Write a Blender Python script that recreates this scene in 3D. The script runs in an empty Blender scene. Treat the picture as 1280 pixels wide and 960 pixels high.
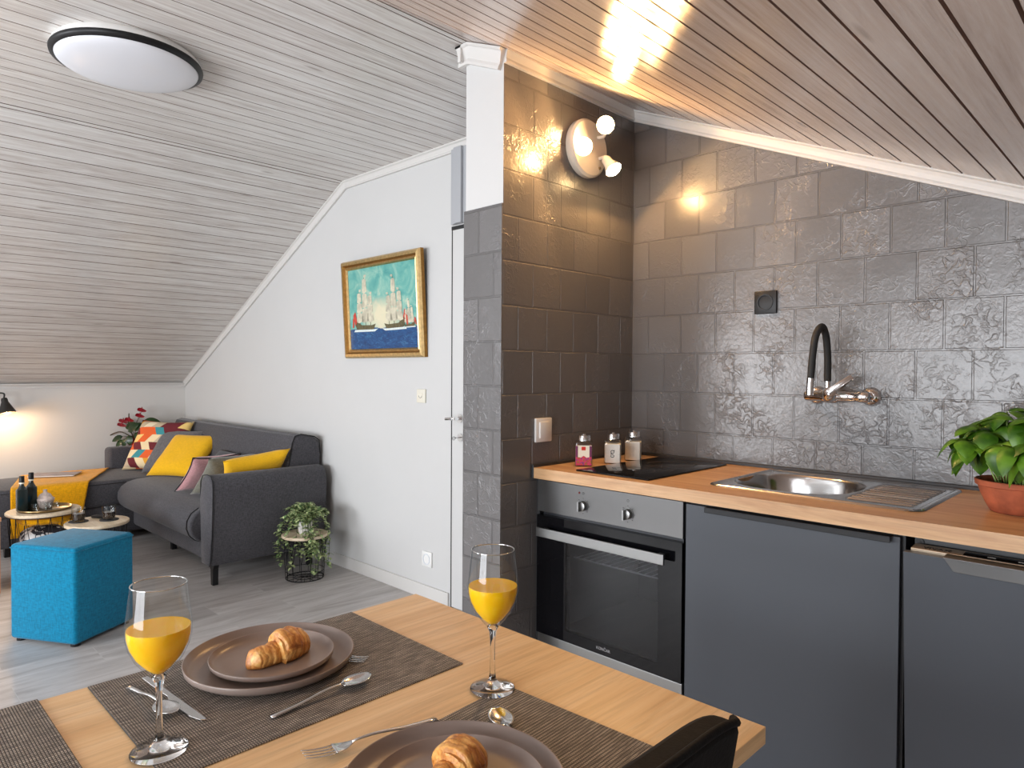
import bpy, bmesh, math, random
from mathutils import Vector as V, Matrix, Euler, noise
random.seed(7)
PI = math.pi
SC = bpy.context.scene
COL = SC.collection

# ------------------------------------------------------------------ materials
def nmat(name):
    m = bpy.data.materials.new(name); m.use_nodes = True
    return m, m.node_tree.nodes, m.node_tree.links, m.node_tree.nodes['Principled BSDF']

def srgb(r, g, b):
    f = lambda c: (c/255/12.92) if c/255 <= .04045 else ((c/255+.055)/1.055)**2.4
    return (f(r), f(g), f(b), 1)

def mixcol(N, L, fac, a, b, blend='MIX'):
    x = N.new('ShaderNodeMix'); x.data_type = 'RGBA'; x.blend_type = blend
    for sock, val in ((x.inputs[0], fac), (x.inputs[6], a), (x.inputs[7], b)):
        if hasattr(val, 'is_linked') or hasattr(val, 'links'): L.new(val, sock)
        else: sock.default_value = val
    return x.outputs[2]

def math_(N, L, op, a, b=None, c=None):
    x = N.new('ShaderNodeMath'); x.operation = op
    for i, val in enumerate((a, b, c)):
        if val is None: continue
        if hasattr(val, 'links'): L.new(val, x.inputs[i])
        else: x.inputs[i].default_value = val
    return x.outputs[0]

def coords(N, L, kind='Object', scale=(1, 1, 1), loc=(0, 0, 0), rot=(0, 0, 0)):
    tc = N.new('ShaderNodeTexCoord'); mp = N.new('ShaderNodeMapping')
    L.new(tc.outputs[kind], mp.inputs['Vector'])
    mp.inputs['Scale'].default_value = scale; mp.inputs['Location'].default_value = loc
    mp.inputs['Rotation'].default_value = rot
    return mp.outputs[0]

def noise_(N, L, vec, scale, detail=4, rough=.55, dist=0):
    n = N.new('ShaderNodeTexNoise'); L.new(vec, n.inputs['Vector'])
    n.inputs['Scale'].default_value = scale; n.inputs['Detail'].default_value = detail
    n.inputs['Roughness'].default_value = rough; n.inputs['Distortion'].default_value = dist
    return n.outputs['Fac']

def ramp(N, L, fac, stops):
    r = N.new('ShaderNodeValToRGB'); L.new(fac, r.inputs[0])
    el = r.color_ramp.elements
    el[0].position, el[0].color = stops[0]; el[1].position, el[1].color = stops[-1]
    for p, c in stops[1:-1]:
        e = el.new(p); e.color = c
    return r.outputs[0]

def bump(N, L, P, h, strength, dist, normal=None):
    b = N.new('ShaderNodeBump'); L.new(h, b.inputs['Height'])
    b.inputs['Strength'].default_value = strength; b.inputs['Distance'].default_value = dist
    if normal is not None: L.new(normal, b.inputs['Normal'])
    if P is not None: L.new(b.outputs[0], P.inputs['Normal'])
    return b.outputs[0]

def plain(name, c, rough=.5, metal=0, spec=.5, coat=0, noise_amt=0, nscale=20, bmp=0, bscale=60, bdist=.001, sheen=0, aniso=0):
    m, N, L, P = nmat(name)
    P.inputs['Base Color'].default_value = c; P.inputs['Roughness'].default_value = rough
    P.inputs['Metallic'].default_value = metal; P.inputs['Specular IOR Level'].default_value = spec
    P.inputs['Coat Weight'].default_value = coat; P.inputs['Sheen Weight'].default_value = sheen
    P.inputs['Anisotropic'].default_value = aniso
    v = coords(N, L)
    n = noise_(N, L, v, nscale, 4)
    if noise_amt:
        d = tuple(max(0, x*(1-noise_amt)) for x in c[:3])+(1,)
        u = tuple(min(1, x*(1+noise_amt)) for x in c[:3])+(1,)
        L.new(ramp(N, L, n, [(.3, d), (.7, u)]), P.inputs['Base Color'])
    if bmp: bump(N, L, P, noise_(N, L, v, bscale, 3), bmp, bdist)
    return m

def fabric(name, c, scale=900, var=.25, rough=.9, strength=.5, sheen=.15):
    m, N, L, P = nmat(name)
    v = coords(N, L)
    w1 = N.new('ShaderNodeTexNoise'); mp1 = coords(N, L, scale=(1, 1, .25)); L.new(mp1, w1.inputs['Vector']); w1.inputs['Scale'].default_value = scale*.35
    w2 = N.new('ShaderNodeTexNoise'); mp2 = coords(N, L, scale=(.25, .25, 1)); L.new(mp2, w2.inputs['Vector']); w2.inputs['Scale'].default_value = scale*.35
    h = math_(N, L, 'ADD', w1.outputs['Fac'], w2.outputs['Fac'])
    h2 = math_(N, L, 'MULTIPLY', h, .5)
    d = tuple(x*(1-var) for x in c[:3])+(1,); u = tuple(min(1, x*(1+var)) for x in c[:3])+(1,)
    L.new(ramp(N, L, h2, [(.38, d), (.62, u)]), P.inputs['Base Color'])
    P.inputs['Roughness'].default_value = rough; P.inputs['Sheen Weight'].default_value = sheen
    P.inputs['Specular IOR Level'].default_value = .2
    bump(N, L, P, h2, strength, .0015)
    return m

def wood(name, axis, c1, c2, c3, rough=.4, scale=1.0, knots=True, spec=.5):
    """Oak-like wood, grain along axis (0=x,1=y,2=z)."""
    m, N, L, P = nmat(name)
    s = [9*scale, 9*scale, 9*scale]; s[axis] = .9*scale
    v = coords(N, L, scale=tuple(s))
    n1 = noise_(N, L, v, 1.6, 6, .6, 1.2)
    s2 = [60*scale, 60*scale, 60*scale]; s2[axis] = 2.2*scale
    n2 = noise_(N, L, coords(N, L, scale=tuple(s2)), 2.0, 5, .7, .4)
    col = ramp(N, L, n1, [(.32, c1), (.5, c2), (.68, c3)])
    col2 = mixcol(N, L, math_(N, L, 'MULTIPLY', ramp(N, L, n2, [(.45, (0, 0, 0, 1)), (.75, (1, 1, 1, 1))]), .55), col, tuple(x*.66 for x in c1[:3])+(1,))
    if knots:
        vo = N.new('ShaderNodeTexVoronoi'); sk = [4.2, 4.2, .05]; sk[axis] = 2.4
        L.new(coords(N, L, scale=tuple(sk)), vo.inputs['Vector']); vo.inputs['Scale'].default_value = 1.0
        k = ramp(N, L, vo.outputs['Distance'], [(.012, (1, 1, 1, 1)), (.05, (0, 0, 0, 1))])
        col2 = mixcol(N, L, math_(N, L, 'MULTIPLY', k, .55), col2, srgb(96, 62, 34))
    L.new(col2, P.inputs['Base Color'])
    P.inputs['Roughness'].default_value = rough; P.inputs['Specular IOR Level'].default_value = spec
    bump(N, L, P, n2, .12, .001)
    return m

MT = {}
MT['white_paint'] = plain('white_paint', srgb(201, 201, 200), .55, bmp=.15, bscale=35, bdist=.004)
MT['wall_white'] = plain('wall_white', srgb(202, 202, 201), .6, spec=.3, noise_amt=.015, nscale=2, bmp=.25, bscale=9, bdist=.004)
MT['wall_left'] = plain('wall_left', srgb(214, 212, 208), .7, spec=.3, bmp=.2, bscale=12, bdist=.004)
MT['trim'] = plain('trim', srgb(208, 206, 203), .45, bmp=.1, bscale=30, bdist=.002)
MT['white_plastic'] = plain('white_plastic', srgb(232, 232, 230), .3)
MT['black_plastic'] = plain('black_plastic', (.009, .009, .01, 1), .42, spec=.3)
MT['black_matte'] = plain('black_matte', (.015, .015, .015, 1), .7)
MT['black_metal'] = plain('black_metal', (.02, .02, .021, 1), .4, .6)
MT['chrome'] = plain('chrome', (.86, .86, .87, 1), .06, 1)
MT['steel'] = plain('steel', (.60, .60, .60, 1), .17, 1, bmp=.08, bscale=200, bdist=.0005)
MT['brushed'] = plain('brushed', (.21, .21, .21, 1), .28, 1, aniso=.5)
MT['brushed_light'] = plain('brushed_light', (.29, .29, .285, 1), .34, 1)
MT['cutlery'] = plain('cutlery', (.72, .72, .72, 1), .16, 1)
MT['glass_black'] = plain('glass_black', (.004, .004, .005, 1), .04, spec=.25)
MT['cab_grey'] = plain('cab_grey', srgb(71, 75, 82), .45, spec=.4, bmp=.06, bscale=300, bdist=.0006)
MT['dark_grey'] = plain('dark_grey', srgb(48, 49, 51), .5)
MT['soil'] = plain('soil', (.018, .012, .008, 1), .95, bmp=1, bscale=180, bdist=.004)
MT['terracotta'] = plain('terracotta', srgb(164, 86, 56), .75, noise_amt=.28, nscale=26, bmp=.3, bscale=70, bdist=.001)
MT['red_pot'] = plain('red_pot', srgb(160, 26, 30), .3)
MT['porcelain'] = plain('porcelain', srgb(226, 216, 200), .25)
MT['stoneware'] = plain('stoneware', srgb(142, 127, 119), .32, spec=.5, noise_amt=.05, nscale=14, bmp=.08, bscale=80, bdist=.0008)
MT['sofa'] = fabric('sofa_fabric', srgb(74, 73, 77), 700, .28)
MT['sofa_dark'] = fabric('sofa_piping', srgb(40, 39, 41), 700, .2)
MT['teal'] = fabric('teal_fabric', srgb(0, 116, 152), 520, .2)
MT['yellow'] = fabric('yellow_fabric', srgb(240, 184, 30), 700, .06, strength=.2)
MT['mustard'] = fabric('mustard_fabric', srgb(232, 164, 6), 500, .15)
MT['pink'] = fabric('pink_velvet', srgb(190, 140, 142), 600, .12, rough=.7, sheen=.5)
MT['pillow_grey'] = fabric('pillow_grey', srgb(104, 102, 104), 600, .2)
MT['pillow_dark'] = fabric('pillow_dark', srgb(66, 66, 70), 600, .2)
MT['taupe'] = fabric('taupe_velvet', srgb(112, 110, 98), 600, .16, sheen=.4)
MT['chair_fabric'] = fabric('chair_fabric', (.006, .006, .0065, 1), 900, .3, rough=.75, sheen=0)
MT['brass'] = plain('brass', srgb(150, 126, 88), .28, 1, noise_amt=.1, nscale=40)
MT['gold'] = plain('gold', srgb(214, 184, 130), .36, 1, noise_amt=.18, nscale=60, bmp=.2, bscale=120, bdist=.001)
MT['gold_dark'] = plain('gold_dark', srgb(150, 108, 52), .45, .8, noise_amt=.2, nscale=60)
MT['dark_liquid'] = plain('dark_liquid', (.02, .008, .005, 1), .1)
MT['coaster'] = plain('coaster', (.03, .03, .032, 1), .7)
MT['lampshade_black'] = plain('lampshade_black', (.02, .017, .014, 1), .5)
MT['worktop'] = wood('worktop_oak', 0, srgb(186, 140, 98), srgb(208, 166, 122), srgb(220, 184, 142), .38)
MT['table_oak'] = wood('table_oak', 1, srgb(218, 176, 124), srgb(234, 198, 148), srgb(242, 212, 170), .36)
MT['light_wood'] = wood('light_wood', 0, srgb(214, 190, 156), srgb(226, 206, 178), srgb(236, 220, 196), .45, knots=False)
MT['crate_wood'] = wood('crate_wood', 2, srgb(206, 150, 110), srgb(222, 170, 130), srgb(232, 184, 146), .5, knots=False)

def juice_mat():
    m, N, L, P = nmat('orange_juice')
    P.inputs['Base Color'].default_value = (1.0, .46, .0, 1); P.inputs['Roughness'].default_value = .12
    P.inputs['Subsurface Weight'].default_value = .35; P.inputs['Subsurface Radius'].default_value = (1, .55, .08)
    P.inputs['Subsurface Scale'].default_value = .012
    L.new(ramp(N, L, noise_(N, L, coords(N, L), 60, 2), [(.3, (1.0, .53, .004, 1)), (.7, (1.0, .60, .012, 1))]), P.inputs['Base Color'])
    return m
MT['juice'] = juice_mat()

def glass_mat(name, col=(1, 1, 1, 1), rough=0, ior=1.45):
    m, N, L, P = nmat(name)
    P.inputs['Base Color'].default_value = col; P.inputs['Roughness'].default_value = rough
    P.inputs['Transmission Weight'].default_value = 1; P.inputs['IOR'].default_value = ior
    return m
MT['glass_solid'] = glass_mat('solid_glass')
def thin_glass():
    m = bpy.data.materials.new('clear_glass'); m.use_nodes = True
    N, L = m.node_tree.nodes, m.node_tree.links
    out = N['Material Output']; N.remove(N['Principled BSDF'])
    lw = N.new('ShaderNodeLayerWeight'); lw.inputs[0].default_value = .35
    t = N.new('ShaderNodeBsdfTransparent'); L.new(ramp(N, L, lw.outputs['Facing'], [(.4, (.96, .97, .97, 1)), (.8, (.80, .82, .82, 1)), (1, (.42, .45, .45, 1))]), t.inputs[0])
    g = N.new('ShaderNodeBsdfGlossy'); g.inputs['Roughness'].default_value = .02; g.inputs[0].default_value = (1, 1, 1, 1)
    x = N.new('ShaderNodeMixShader'); L.new(ramp(N, L, lw.outputs['Facing'], [(.3, (.035, .035, .035, 1)), (.75, (.12, .12, .12, 1)), (1, (.75, .75, .75, 1))]), x.inputs[0]); L.new(t.outputs[0], x.inputs[1]); L.new(g.outputs[0], x.inputs[2])
    L.new(x.outputs[0], out.inputs[0]); return m
MT['glass'] = thin_glass()
MT['glass_rim'] = plain('glass_rim', (.62, .64, .64, 1), .06, 1)
MT['bottle_glass'] = plain('bottle_glass', (.01, .018, .018, 1), .08)

def oven_glass():
    m = bpy.data.materials.new('oven_window_glass'); m.use_nodes = True
    N, L = m.node_tree.nodes, m.node_tree.links
    out = N['Material Output']; N.remove(N['Principled BSDF'])
    t = N.new('ShaderNodeBsdfTransparent'); t.inputs[0].default_value = (.6, .6, .62, 1)
    g = N.new('ShaderNodeBsdfGlossy'); g.inputs['Roughness'].default_value = .03; g.inputs[0].default_value = (1, 1, 1, 1)
    fr = N.new('ShaderNodeFresnel'); fr.inputs[0].default_value = 1.3
    x = N.new('ShaderNodeMixShader'); L.new(fr.outputs[0], x.inputs[0]); L.new(t.outputs[0], x.inputs[1]); L.new(g.outputs[0], x.inputs[2])
    L.new(x.outputs[0], out.inputs[0]); return m
MT['oven_glass'] = oven_glass()

def emit(name, c, s):
    m, N, L, P = nmat(name)
    P.inputs['Base Color'].default_value = (1, 1, 1, 1)
    P.inputs['Emission Color'].default_value = c; P.inputs['Emission Strength'].default_value = s
    return m
MT['bulb'] = emit('warm_bulb', (1, .66, .30, 1), 140)
MT['bulb_soft'] = emit('warm_bulb_soft', (1, .70, .38, 1), 25)

def plank_mat(name='whitewashed_boards', cs=((168, 156, 148), (190, 182, 176), (205, 201, 197), (217, 215, 212)), rough=.33, fine=.28, bv=.12):
    """white-washed tongue and groove boards, UV: u = arc length across, v = metres along the board"""
    m, N, L, P = nmat(name)
    tc = N.new('ShaderNodeUVMap'); sx = N.new('ShaderNodeSeparateXYZ'); L.new(tc.outputs[0], sx.inputs[0])
    b = math_(N, L, 'FLOOR', math_(N, L, 'DIVIDE', sx.outputs[0], .09))
    wn = N.new('ShaderNodeTexWhiteNoise'); wn.noise_dimensions = '1D'; L.new(b, wn.inputs['W'])
    cx = N.new('ShaderNodeCombineXYZ')
    L.new(math_(N, L, 'MULTIPLY', sx.outputs[0], 26), cx.inputs[0])
    L.new(math_(N, L, 'MULTIPLY', sx.outputs[1], 1.3), cx.inputs[1])
    L.new(math_(N, L, 'MULTIPLY', wn.outputs[0], 37), cx.inputs[2])
    n = noise_(N, L, cx.outputs[0], 1.5, 7, .66, .9)
    cx2 = N.new('ShaderNodeCombineXYZ')
    L.new(math_(N, L, 'MULTIPLY', sx.outputs[0], 110), cx2.inputs[0])
    L.new(math_(N, L, 'MULTIPLY', sx.outputs[1], 5), cx2.inputs[1]); L.new(math_(N, L, 'MULTIPLY', wn.outputs[0], 11), cx2.inputs[2])
    n2 = noise_(N, L, cx2.outputs[0], 1.5, 4, .7)
    nn = math_(N, L, 'ADD', math_(N, L, 'MULTIPLY', n, 1-fine), math_(N, L, 'MULTIPLY', n2, fine))
    nn2 = math_(N, L, 'ADD', nn, math_(N, L, 'MULTIPLY', math_(N, L, 'SUBTRACT', wn.outputs[0], .5), bv))
    col = ramp(N, L, nn2, [(p_, srgb(*c_)) for p_, c_ in zip((.33, .46, .58, .74), cs)])
    cx3 = N.new('ShaderNodeCombineXYZ'); L.new(math_(N, L, 'MULTIPLY', sx.outputs[0], 11.1), cx3.inputs[0])
    L.new(math_(N, L, 'MULTIPLY', sx.outputs[1], 2.3), cx3.inputs[1])
    vo = N.new('ShaderNodeTexVoronoi'); L.new(cx3.outputs[0], vo.inputs['Vector']); vo.inputs['Scale'].default_value = .7
    k = ramp(N, L, vo.outputs['Distance'], [(.04, (1, 1, 1, 1)), (.09, (0, 0, 0, 1))])
    col = mixcol(N, L, math_(N, L, 'MULTIPLY', k, .5), col, srgb(104, 84, 72))
    L.new(col, P.inputs['Base Color'])
    P.inputs['Roughness'].default_value = rough; P.inputs['Specular IOR Level'].default_value = .5
    bump(N, L, P, nn, .25, .004)
    return m
MT['planks'] = plank_mat(cs=((172, 163, 157), (200, 195, 191), (215, 213, 210), (226, 225, 223)), rough=.27, fine=.42, bv=.045)
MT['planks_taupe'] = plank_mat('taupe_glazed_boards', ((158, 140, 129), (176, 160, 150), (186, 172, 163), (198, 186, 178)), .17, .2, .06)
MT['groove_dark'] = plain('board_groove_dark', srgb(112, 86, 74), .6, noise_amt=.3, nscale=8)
MT['groove'] = plain('board_groove', srgb(112, 94, 84), .7, noise_amt=.3, nscale=8)

def tile_mat(name, axis, cu, cz):
    """grey painted rustic blocks; running bond; axis 0: wall along x, 1: wall along y"""
    m, N, L, P = nmat(name)
    tc = N.new('ShaderNodeTexCoord'); sx = N.new('ShaderNodeSeparateXYZ'); L.new(tc.outputs['Object'], sx.inputs[0])
    cx = N.new('ShaderNodeCombineXYZ')
    L.new(math_(N, L, 'ADD', sx.outputs[axis], cu), cx.inputs[0]); L.new(math_(N, L, 'ADD', sx.outputs[2], cz), cx.inputs[1])
    # slight waviness of the joints
    br = N.new('ShaderNodeTexBrick'); L.new(cx.outputs[0], br.inputs['Vector'])
    br.offset = .5; br.offset_frequency = 2; br.squash = 1
    br.inputs['Scale'].default_value = 1; br.inputs['Mortar Size'].default_value = .0038; br.inputs['Mortar Smooth'].default_value = .35
    br.inputs['Brick Width'].default_value = .154; br.inputs['Row Height'].default_value = .1568; br.inputs['Bias'].default_value = 0
    br.inputs['Color1'].default_value = (0, 0, 0, 1); br.inputs['Color2'].default_value = (1, 1, 1, 1)
    br.inputs['Mortar'].default_value = (.5, .5, .5, 1)
    v = coords(N, L)
    # ridged, blistered surface: thin raised veins + soft lumps
    n1 = noise_(N, L, v, 34, 4, .5, .6)
    ridge = math_(N, L, 'ABSOLUTE', math_(N, L, 'SUBTRACT', n1, .5))
    r1 = ramp(N, L, ridge, [(0, (1, 1, 1, 1)), (.06, (0, 0, 0, 1))])
    patch = ramp(N, L, noise_(N, L, v, 7, 2), [(.44, (0, 0, 0, 1)), (.60, (1, 1, 1, 1))])
    rp = math_(N, L, 'MULTIPLY', r1, patch)
    n2 = noise_(N, L, v, 75, 3, .55, .3)
    h = math_(N, L, 'ADD', math_(N, L, 'MULTIPLY', rp, .36), math_(N, L, 'MULTIPLY', n2, .38))
    h = math_(N, L, 'MULTIPLY', h, math_(N, L, 'ADD', .45, math_(N, L, 'MULTIPLY', br.outputs['Color'], 1.0)))
    tilt = math_(N, L, 'MULTIPLY', noise_(N, L, v, 12, 1), .6)
    h = math_(N, L, 'ADD', h, tilt)
    bn = bump(N, L, None, h, .6, .0042)
    inv = math_(N, L, 'SUBTRACT', 1, br.outputs['Fac'])
    bump(N, L, P, inv, .9, .004, bn)
    base = ramp(N, L, br.outputs['Color'], [(0, srgb(97, 95, 95)), (1, srgb(108, 106, 106))])
    col = mixcol(N, L, math_(N, L, 'MULTIPLY', br.outputs['Fac'], .5), base, srgb(92, 90, 90))
    L.new(col, P.inputs['Base Color'])
    P.inputs['Roughness'].default_value = .25; P.inputs['Specular IOR Level'].default_value = .55
    return m
ZT = -1.0106+.1568*20
MT['tile_back'] = tile_mat('grey_blocks_back', 0, .923+154*.154, ZT)
MT['tile_side'] = tile_mat('grey_blocks_side', 1, -1.974+154*.154, ZT)
MT['tile_end'] = tile_mat('grey_blocks_end', 0, .965+154*.154, ZT-.03)

def floor_mat():
    m, N, L, P = nmat('grey_wood_look_tiles')
    tc = N.new('ShaderNodeTexCoord'); sx = N.new('ShaderNodeSeparateXYZ'); L.new(tc.outputs['Object'], sx.inputs[0])
    cx = N.new('ShaderNodeCombineXYZ')
    L.new(math_(N, L, 'ADD', sx.outputs[1], 60.35), cx.inputs[0]); L.new(math_(N, L, 'ADD', sx.outputs[0], 40.07), cx.inputs[1])
    br = N.new('ShaderNodeTexBrick'); L.new(cx.outputs[0], br.inputs['Vector']); br.offset = .37; br.offset_frequency = 2
    br.inputs['Scale'].default_value = 1; br.inputs['Mortar Size'].default_value = .0016; br.inputs['Brick Width'].default_value = .9
    br.inputs['Row Height'].default_value = .2; br.inputs['Bias'].default_value = 0
    br.inputs['Color1'].default_value = (0, 0, 0, 1); br.inputs['Color2'].default_value = (1, 1, 1, 1)
    cy = N.new('ShaderNodeCombineXYZ'); L.new(math_(N, L, 'MULTIPLY', sx.outputs[0], 11), cy.inputs[0])
    L.new(math_(N, L, 'MULTIPLY', sx.outputs[1], 1.6), cy.inputs[1]); L.new(math_(N, L, 'MULTIPLY', br.outputs['Color'], 20), cy.inputs[2])
    n = noise_(N, L, cy.outputs[0], 1.3, 7, .62, 1.0)
    col = ramp(N, L, n, [(.3, srgb(158, 151, 147)), (.5, srgb(184, 179, 176)), (.7, srgb(204, 200, 198))])
    tint = ramp(N, L, br.outputs['Color'], [(0, (.86, .86, .86, 1)), (1, (1.0, 1.0, 1.0, 1))])
    col = mixcol(N, L, 1.0, col, tint, 'MULTIPLY')
    col = mixcol(N, L, br.outputs['Fac'], col, srgb(188, 184, 180))
    L.new(col, P.inputs['Base Color']); P.inputs['Roughness'].default_value = .36; P.inputs['Specular IOR Level'].default_value = .45
    inv = math_(N, L, 'SUBTRACT', 1, br.outputs['Fac'])
    bump(N, L, P, inv, .4, .001, bump(N, L, None, n, .1, .002))
    return m
MT['floor'] = floor_mat()

def weave_mat():
    m, N, L, P = nmat('woven_placemat')
    v = coords(N, L, scale=(1, 1, 1)); sx = N.new('ShaderNodeSeparateXYZ'); L.new(v, sx.inputs[0])
    fx = math_(N, L, 'FRACT', math_(N, L, 'MULTIPLY', sx.outputs[0], 1/.0052)); fy = math_(N, L, 'FRACT', math_(N, L, 'MULTIPLY', sx.outputs[1], 1/.0036))
    ax = math_(N, L, 'ABSOLUTE', math_(N, L, 'SUBTRACT', fx, .5)); ay = math_(N, L, 'ABSOLUTE', math_(N, L, 'SUBTRACT', fy, .5))
    gap = math_(N, L, 'MAXIMUM', math_(N, L, 'GREATER_THAN', ax, .36), math_(N, L, 'GREATER_THAN', ay, .33))
    s = noise_(N, L, coords(N, L, scale=(60, 6, 1)), 4, 3, .7)
    s2 = noise_(N, L, coords(N, L, scale=(6, 60, 1)), 4, 3, .7)
    a = ramp(N, L, s, [(.42, srgb(118, 111, 104)), (.62, srgb(190, 180, 168))])
    b = ramp(N, L, s2, [(.5, (.0, .0, .0, 1)), (.62, (1, 1, 1, 1))])
    col = mixcol(N, L, math_(N, L, 'MULTIPLY', b, .3), a, srgb(150, 138, 122))
    col = mixcol(N, L, gap, col, srgb(48, 44, 42))
    L.new(col, P.inputs['Base Color']); P.inputs['Roughness'].default_value = .6
    h = math_(N, L, 'SUBTRACT', 1, math_(N, L, 'MAXIMUM', ax, ay))
    bump(N, L, P, h, .7, .0012)
    return m
MT['weave'] = weave_mat()

def croissant_mat():
    m, N, L, P = nmat('baked_pastry')
    n = noise_(N, L, coords(N, L, scale=(1, .6, 1)), 42, 6, .65, .8)
    col = ramp(N, L, n, [(.32, srgb(150, 84, 34)), (.45, srgb(206, 136, 64)), (.58, srgb(230, 176, 100)), (.72, srgb(243, 206, 142))])
    g = N.new('ShaderNodeTexWave'); g.wave_type = 'BANDS'; g.bands_direction = 'Y'; L.new(coords(N, L), g.inputs['Vector']); g.inputs['Scale'].default_value = 34
    g.inputs['Distortion'].default_value = 5; g.inputs['Detail'].default_value = 3; g.inputs['Detail Scale'].default_value = 2
    col = mixcol(N, L, math_(N, L, 'MULTIPLY', ramp(N, L, g.outputs[0], [(.0, (1, 1, 1, 1)), (.3, (0, 0, 0, 1))]), .5), col, srgb(150, 80, 30))
    L.new(col, P.inputs['Base Color']); P.inputs['Roughness'].default_value = .42
    bump(N, L, P, noise_(N, L, coords(N, L), 260, 4), .5, .001, bump(N, L, None, g.outputs[0], .5, .0016))
    return m
MT['pastry'] = croissant_mat()

def leaf_mat(name, c1, c2, rough=.38, sc=30):
    m, N, L, P = nmat(name)
    L.new(ramp(N, L, noise_(N, L, coords(N, L), sc, 2), [(.38, c1), (.62, c2)]), P.inputs['Base Color'])
    P.inputs['Roughness'].default_value = rough; P.inputs['Subsurface Weight'].default_value = 0
    P.inputs['Specular IOR Level'].default_value = .45
    return m
MT['basil'] = leaf_mat('basil_leaf', srgb(44, 84, 12), srgb(88, 130, 28), .4, 24)
MT['stem_green'] = plain('stem_green', srgb(150, 176, 96), .5)
MT['ivy'] = leaf_mat('variegated_leaf', srgb(88, 122, 74), srgb(196, 206, 150), .5, 60)
MT['ivy_stem'] = plain('ivy_stem', srgb(70, 84, 46), .6)
MT['dark_leaf'] = leaf_mat('dark_leaf', srgb(22, 44, 20), srgb(40, 66, 30), .3, 20)
MT['red_flower'] = plain('red_flower', srgb(160, 30, 46), .25)

def geo_pattern():
    """harlequin of coloured rhombi in local xy"""
    m, N, L, P = nmat('geometric_print')
    tc = N.new('ShaderNodeTexCoord'); sx = N.new('ShaderNodeSeparateXYZ'); L.new(tc.outputs['Object'], sx.inputs[0])
    u = math_(N, L, 'MULTIPLY', sx.outputs[0], 12.5); w = math_(N, L, 'MULTIPLY', sx.outputs[1], 15)
    row = math_(N, L, 'FLOOR', w)
    par = math_(N, L, 'SUBTRACT', math_(N, L, 'MULTIPLY', math_(N, L, 'MODULO', math_(N, L, 'ADD', row, 40), 2), 2), 1)
    sh = math_(N, L, 'ADD', u, math_(N, L, 'MULTIPLY', math_(N, L, 'FRACT', w), math_(N, L, 'MULTIPLY', par, .55)))
    cc = N.new('ShaderNodeCombineXYZ'); L.new(math_(N, L, 'FLOOR', sh), cc.inputs[0]); L.new(row, cc.inputs[1])
    wn = N.new('ShaderNodeTexWhiteNoise'); wn.noise_dimensions = '2D'; L.new(cc.outputs[0], wn.inputs['Vector'])
    r = N.new('ShaderNodeValToRGB'); r.color_ramp.interpolation = 'CONSTANT'; L.new(wn.outputs[0], r.inputs[0])
    cols = [srgb(232, 220, 190), srgb(58, 142, 150), srgb(226, 96, 40), srgb(236, 214, 170), srgb(104, 26, 36), srgb(224, 160, 50), srgb(196, 178, 150), srgb(236, 200, 120)]
    el = r.color_ramp.elements; el[0].color = cols[0]; el[1].position = .93; el[1].color = cols[-1]
    for i, c in enumerate(cols[1:-1]): e = el.new(.13*(i+1)); e.color = c
    L.new(r.outputs[0], P.inputs['Base Color']); P.inputs['Roughness'].default_value = .85
    return m
MT['geo'] = geo_pattern()

def bw_pattern():
    m, N, L, P = nmat('black_white_print')
    n = noise_(N, L, coords(N, L), 16, 2, .5, 1.5)
    L.new(ramp(N, L, n, [(.48, (.02, .02, .03, 1)), (.50, (.75, .75, .75, 1))]), P.inputs['Base Color']); P.inputs['Roughness'].default_value = .8
    return m
MT['bw'] = bw_pattern()

# ------------------------------------------------------------------ mesh helpers
def box(bm, x0, x1, y0, y1, z0, z1, mi=0, M=None):
    c = [(x0, y0, z0), (x1, y0, z0), (x1, y1, z0), (x0, y1, z0), (x0, y0, z1), (x1, y0, z1), (x1, y1, z1), (x0, y1, z1)]
    vs = [bm.verts.new(M @ V(p) if M else p) for p in c]
    for f in ((3, 2, 1, 0), (4, 5, 6, 7), (0, 1, 5, 4), (1, 2, 6, 5), (2, 3, 7, 6), (3, 0, 4, 7)):
        bm.faces.new([vs[i] for i in f]).material_index = mi

def rbox(bm, x0, x1, y0, y1, z0, z1, r=.01, seg=3, mi=0, M=None):
    t = bmesh.new(); box(t, x0, x1, y0, y1, z0, z1)
    bmesh.ops.bevel(t, geom=t.edges[:], offset=r, segments=seg, affect='EDGES', profile=.5, clamp_overlap=True)
    merge(bm, t, M, mi)

def merge(bm, t, M=None, mi=0):
    mp = {}
    for v in t.verts: mp[v] = bm.verts.new(M @ v.co if M else v.co)
    for f in t.faces:
        try: nf = bm.faces.new([mp[v] for v in f.verts]); nf.material_index = mi or f.material_index; nf.smooth = f.smooth
        except ValueError: pass
    t.free()

def lathe(bm, prof, seg=32, M=None, mi=0, a0=0, a1=2*PI):
    full = abs(a1-a0-2*PI) < 1e-6
    n = seg if full else seg+1
    rings = []
    for r, z in prof:
        if r < 1e-6:
            p = V((0, 0, z)); rings.append([bm.verts.new(M @ p if M else p)])
        else:
            ring = []
            for i in range(n):
                a = a0+(a1-a0)*i/seg; p = V((r*math.cos(a), r*math.sin(a), z))
                ring.append(bm.verts.new(M @ p if M else p))
            rings.append(ring)
    for A, B in zip(rings, rings[1:]):
        for i in range(seg if full else seg):
            j = (i+1) % n
            if not full and i+1 >= n: continue
            if len(A) == 1 and len(B) == 1: continue
            if len(A) == 1: f = [A[0], B[j], B[i]]
            elif len(B) == 1: f = [A[i], A[j], B[0]]
            else: f = [A[i], A[j], B[j], B[i]]
            try: bm.faces.new(f).material_index = mi
            except ValueError: pass

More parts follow.
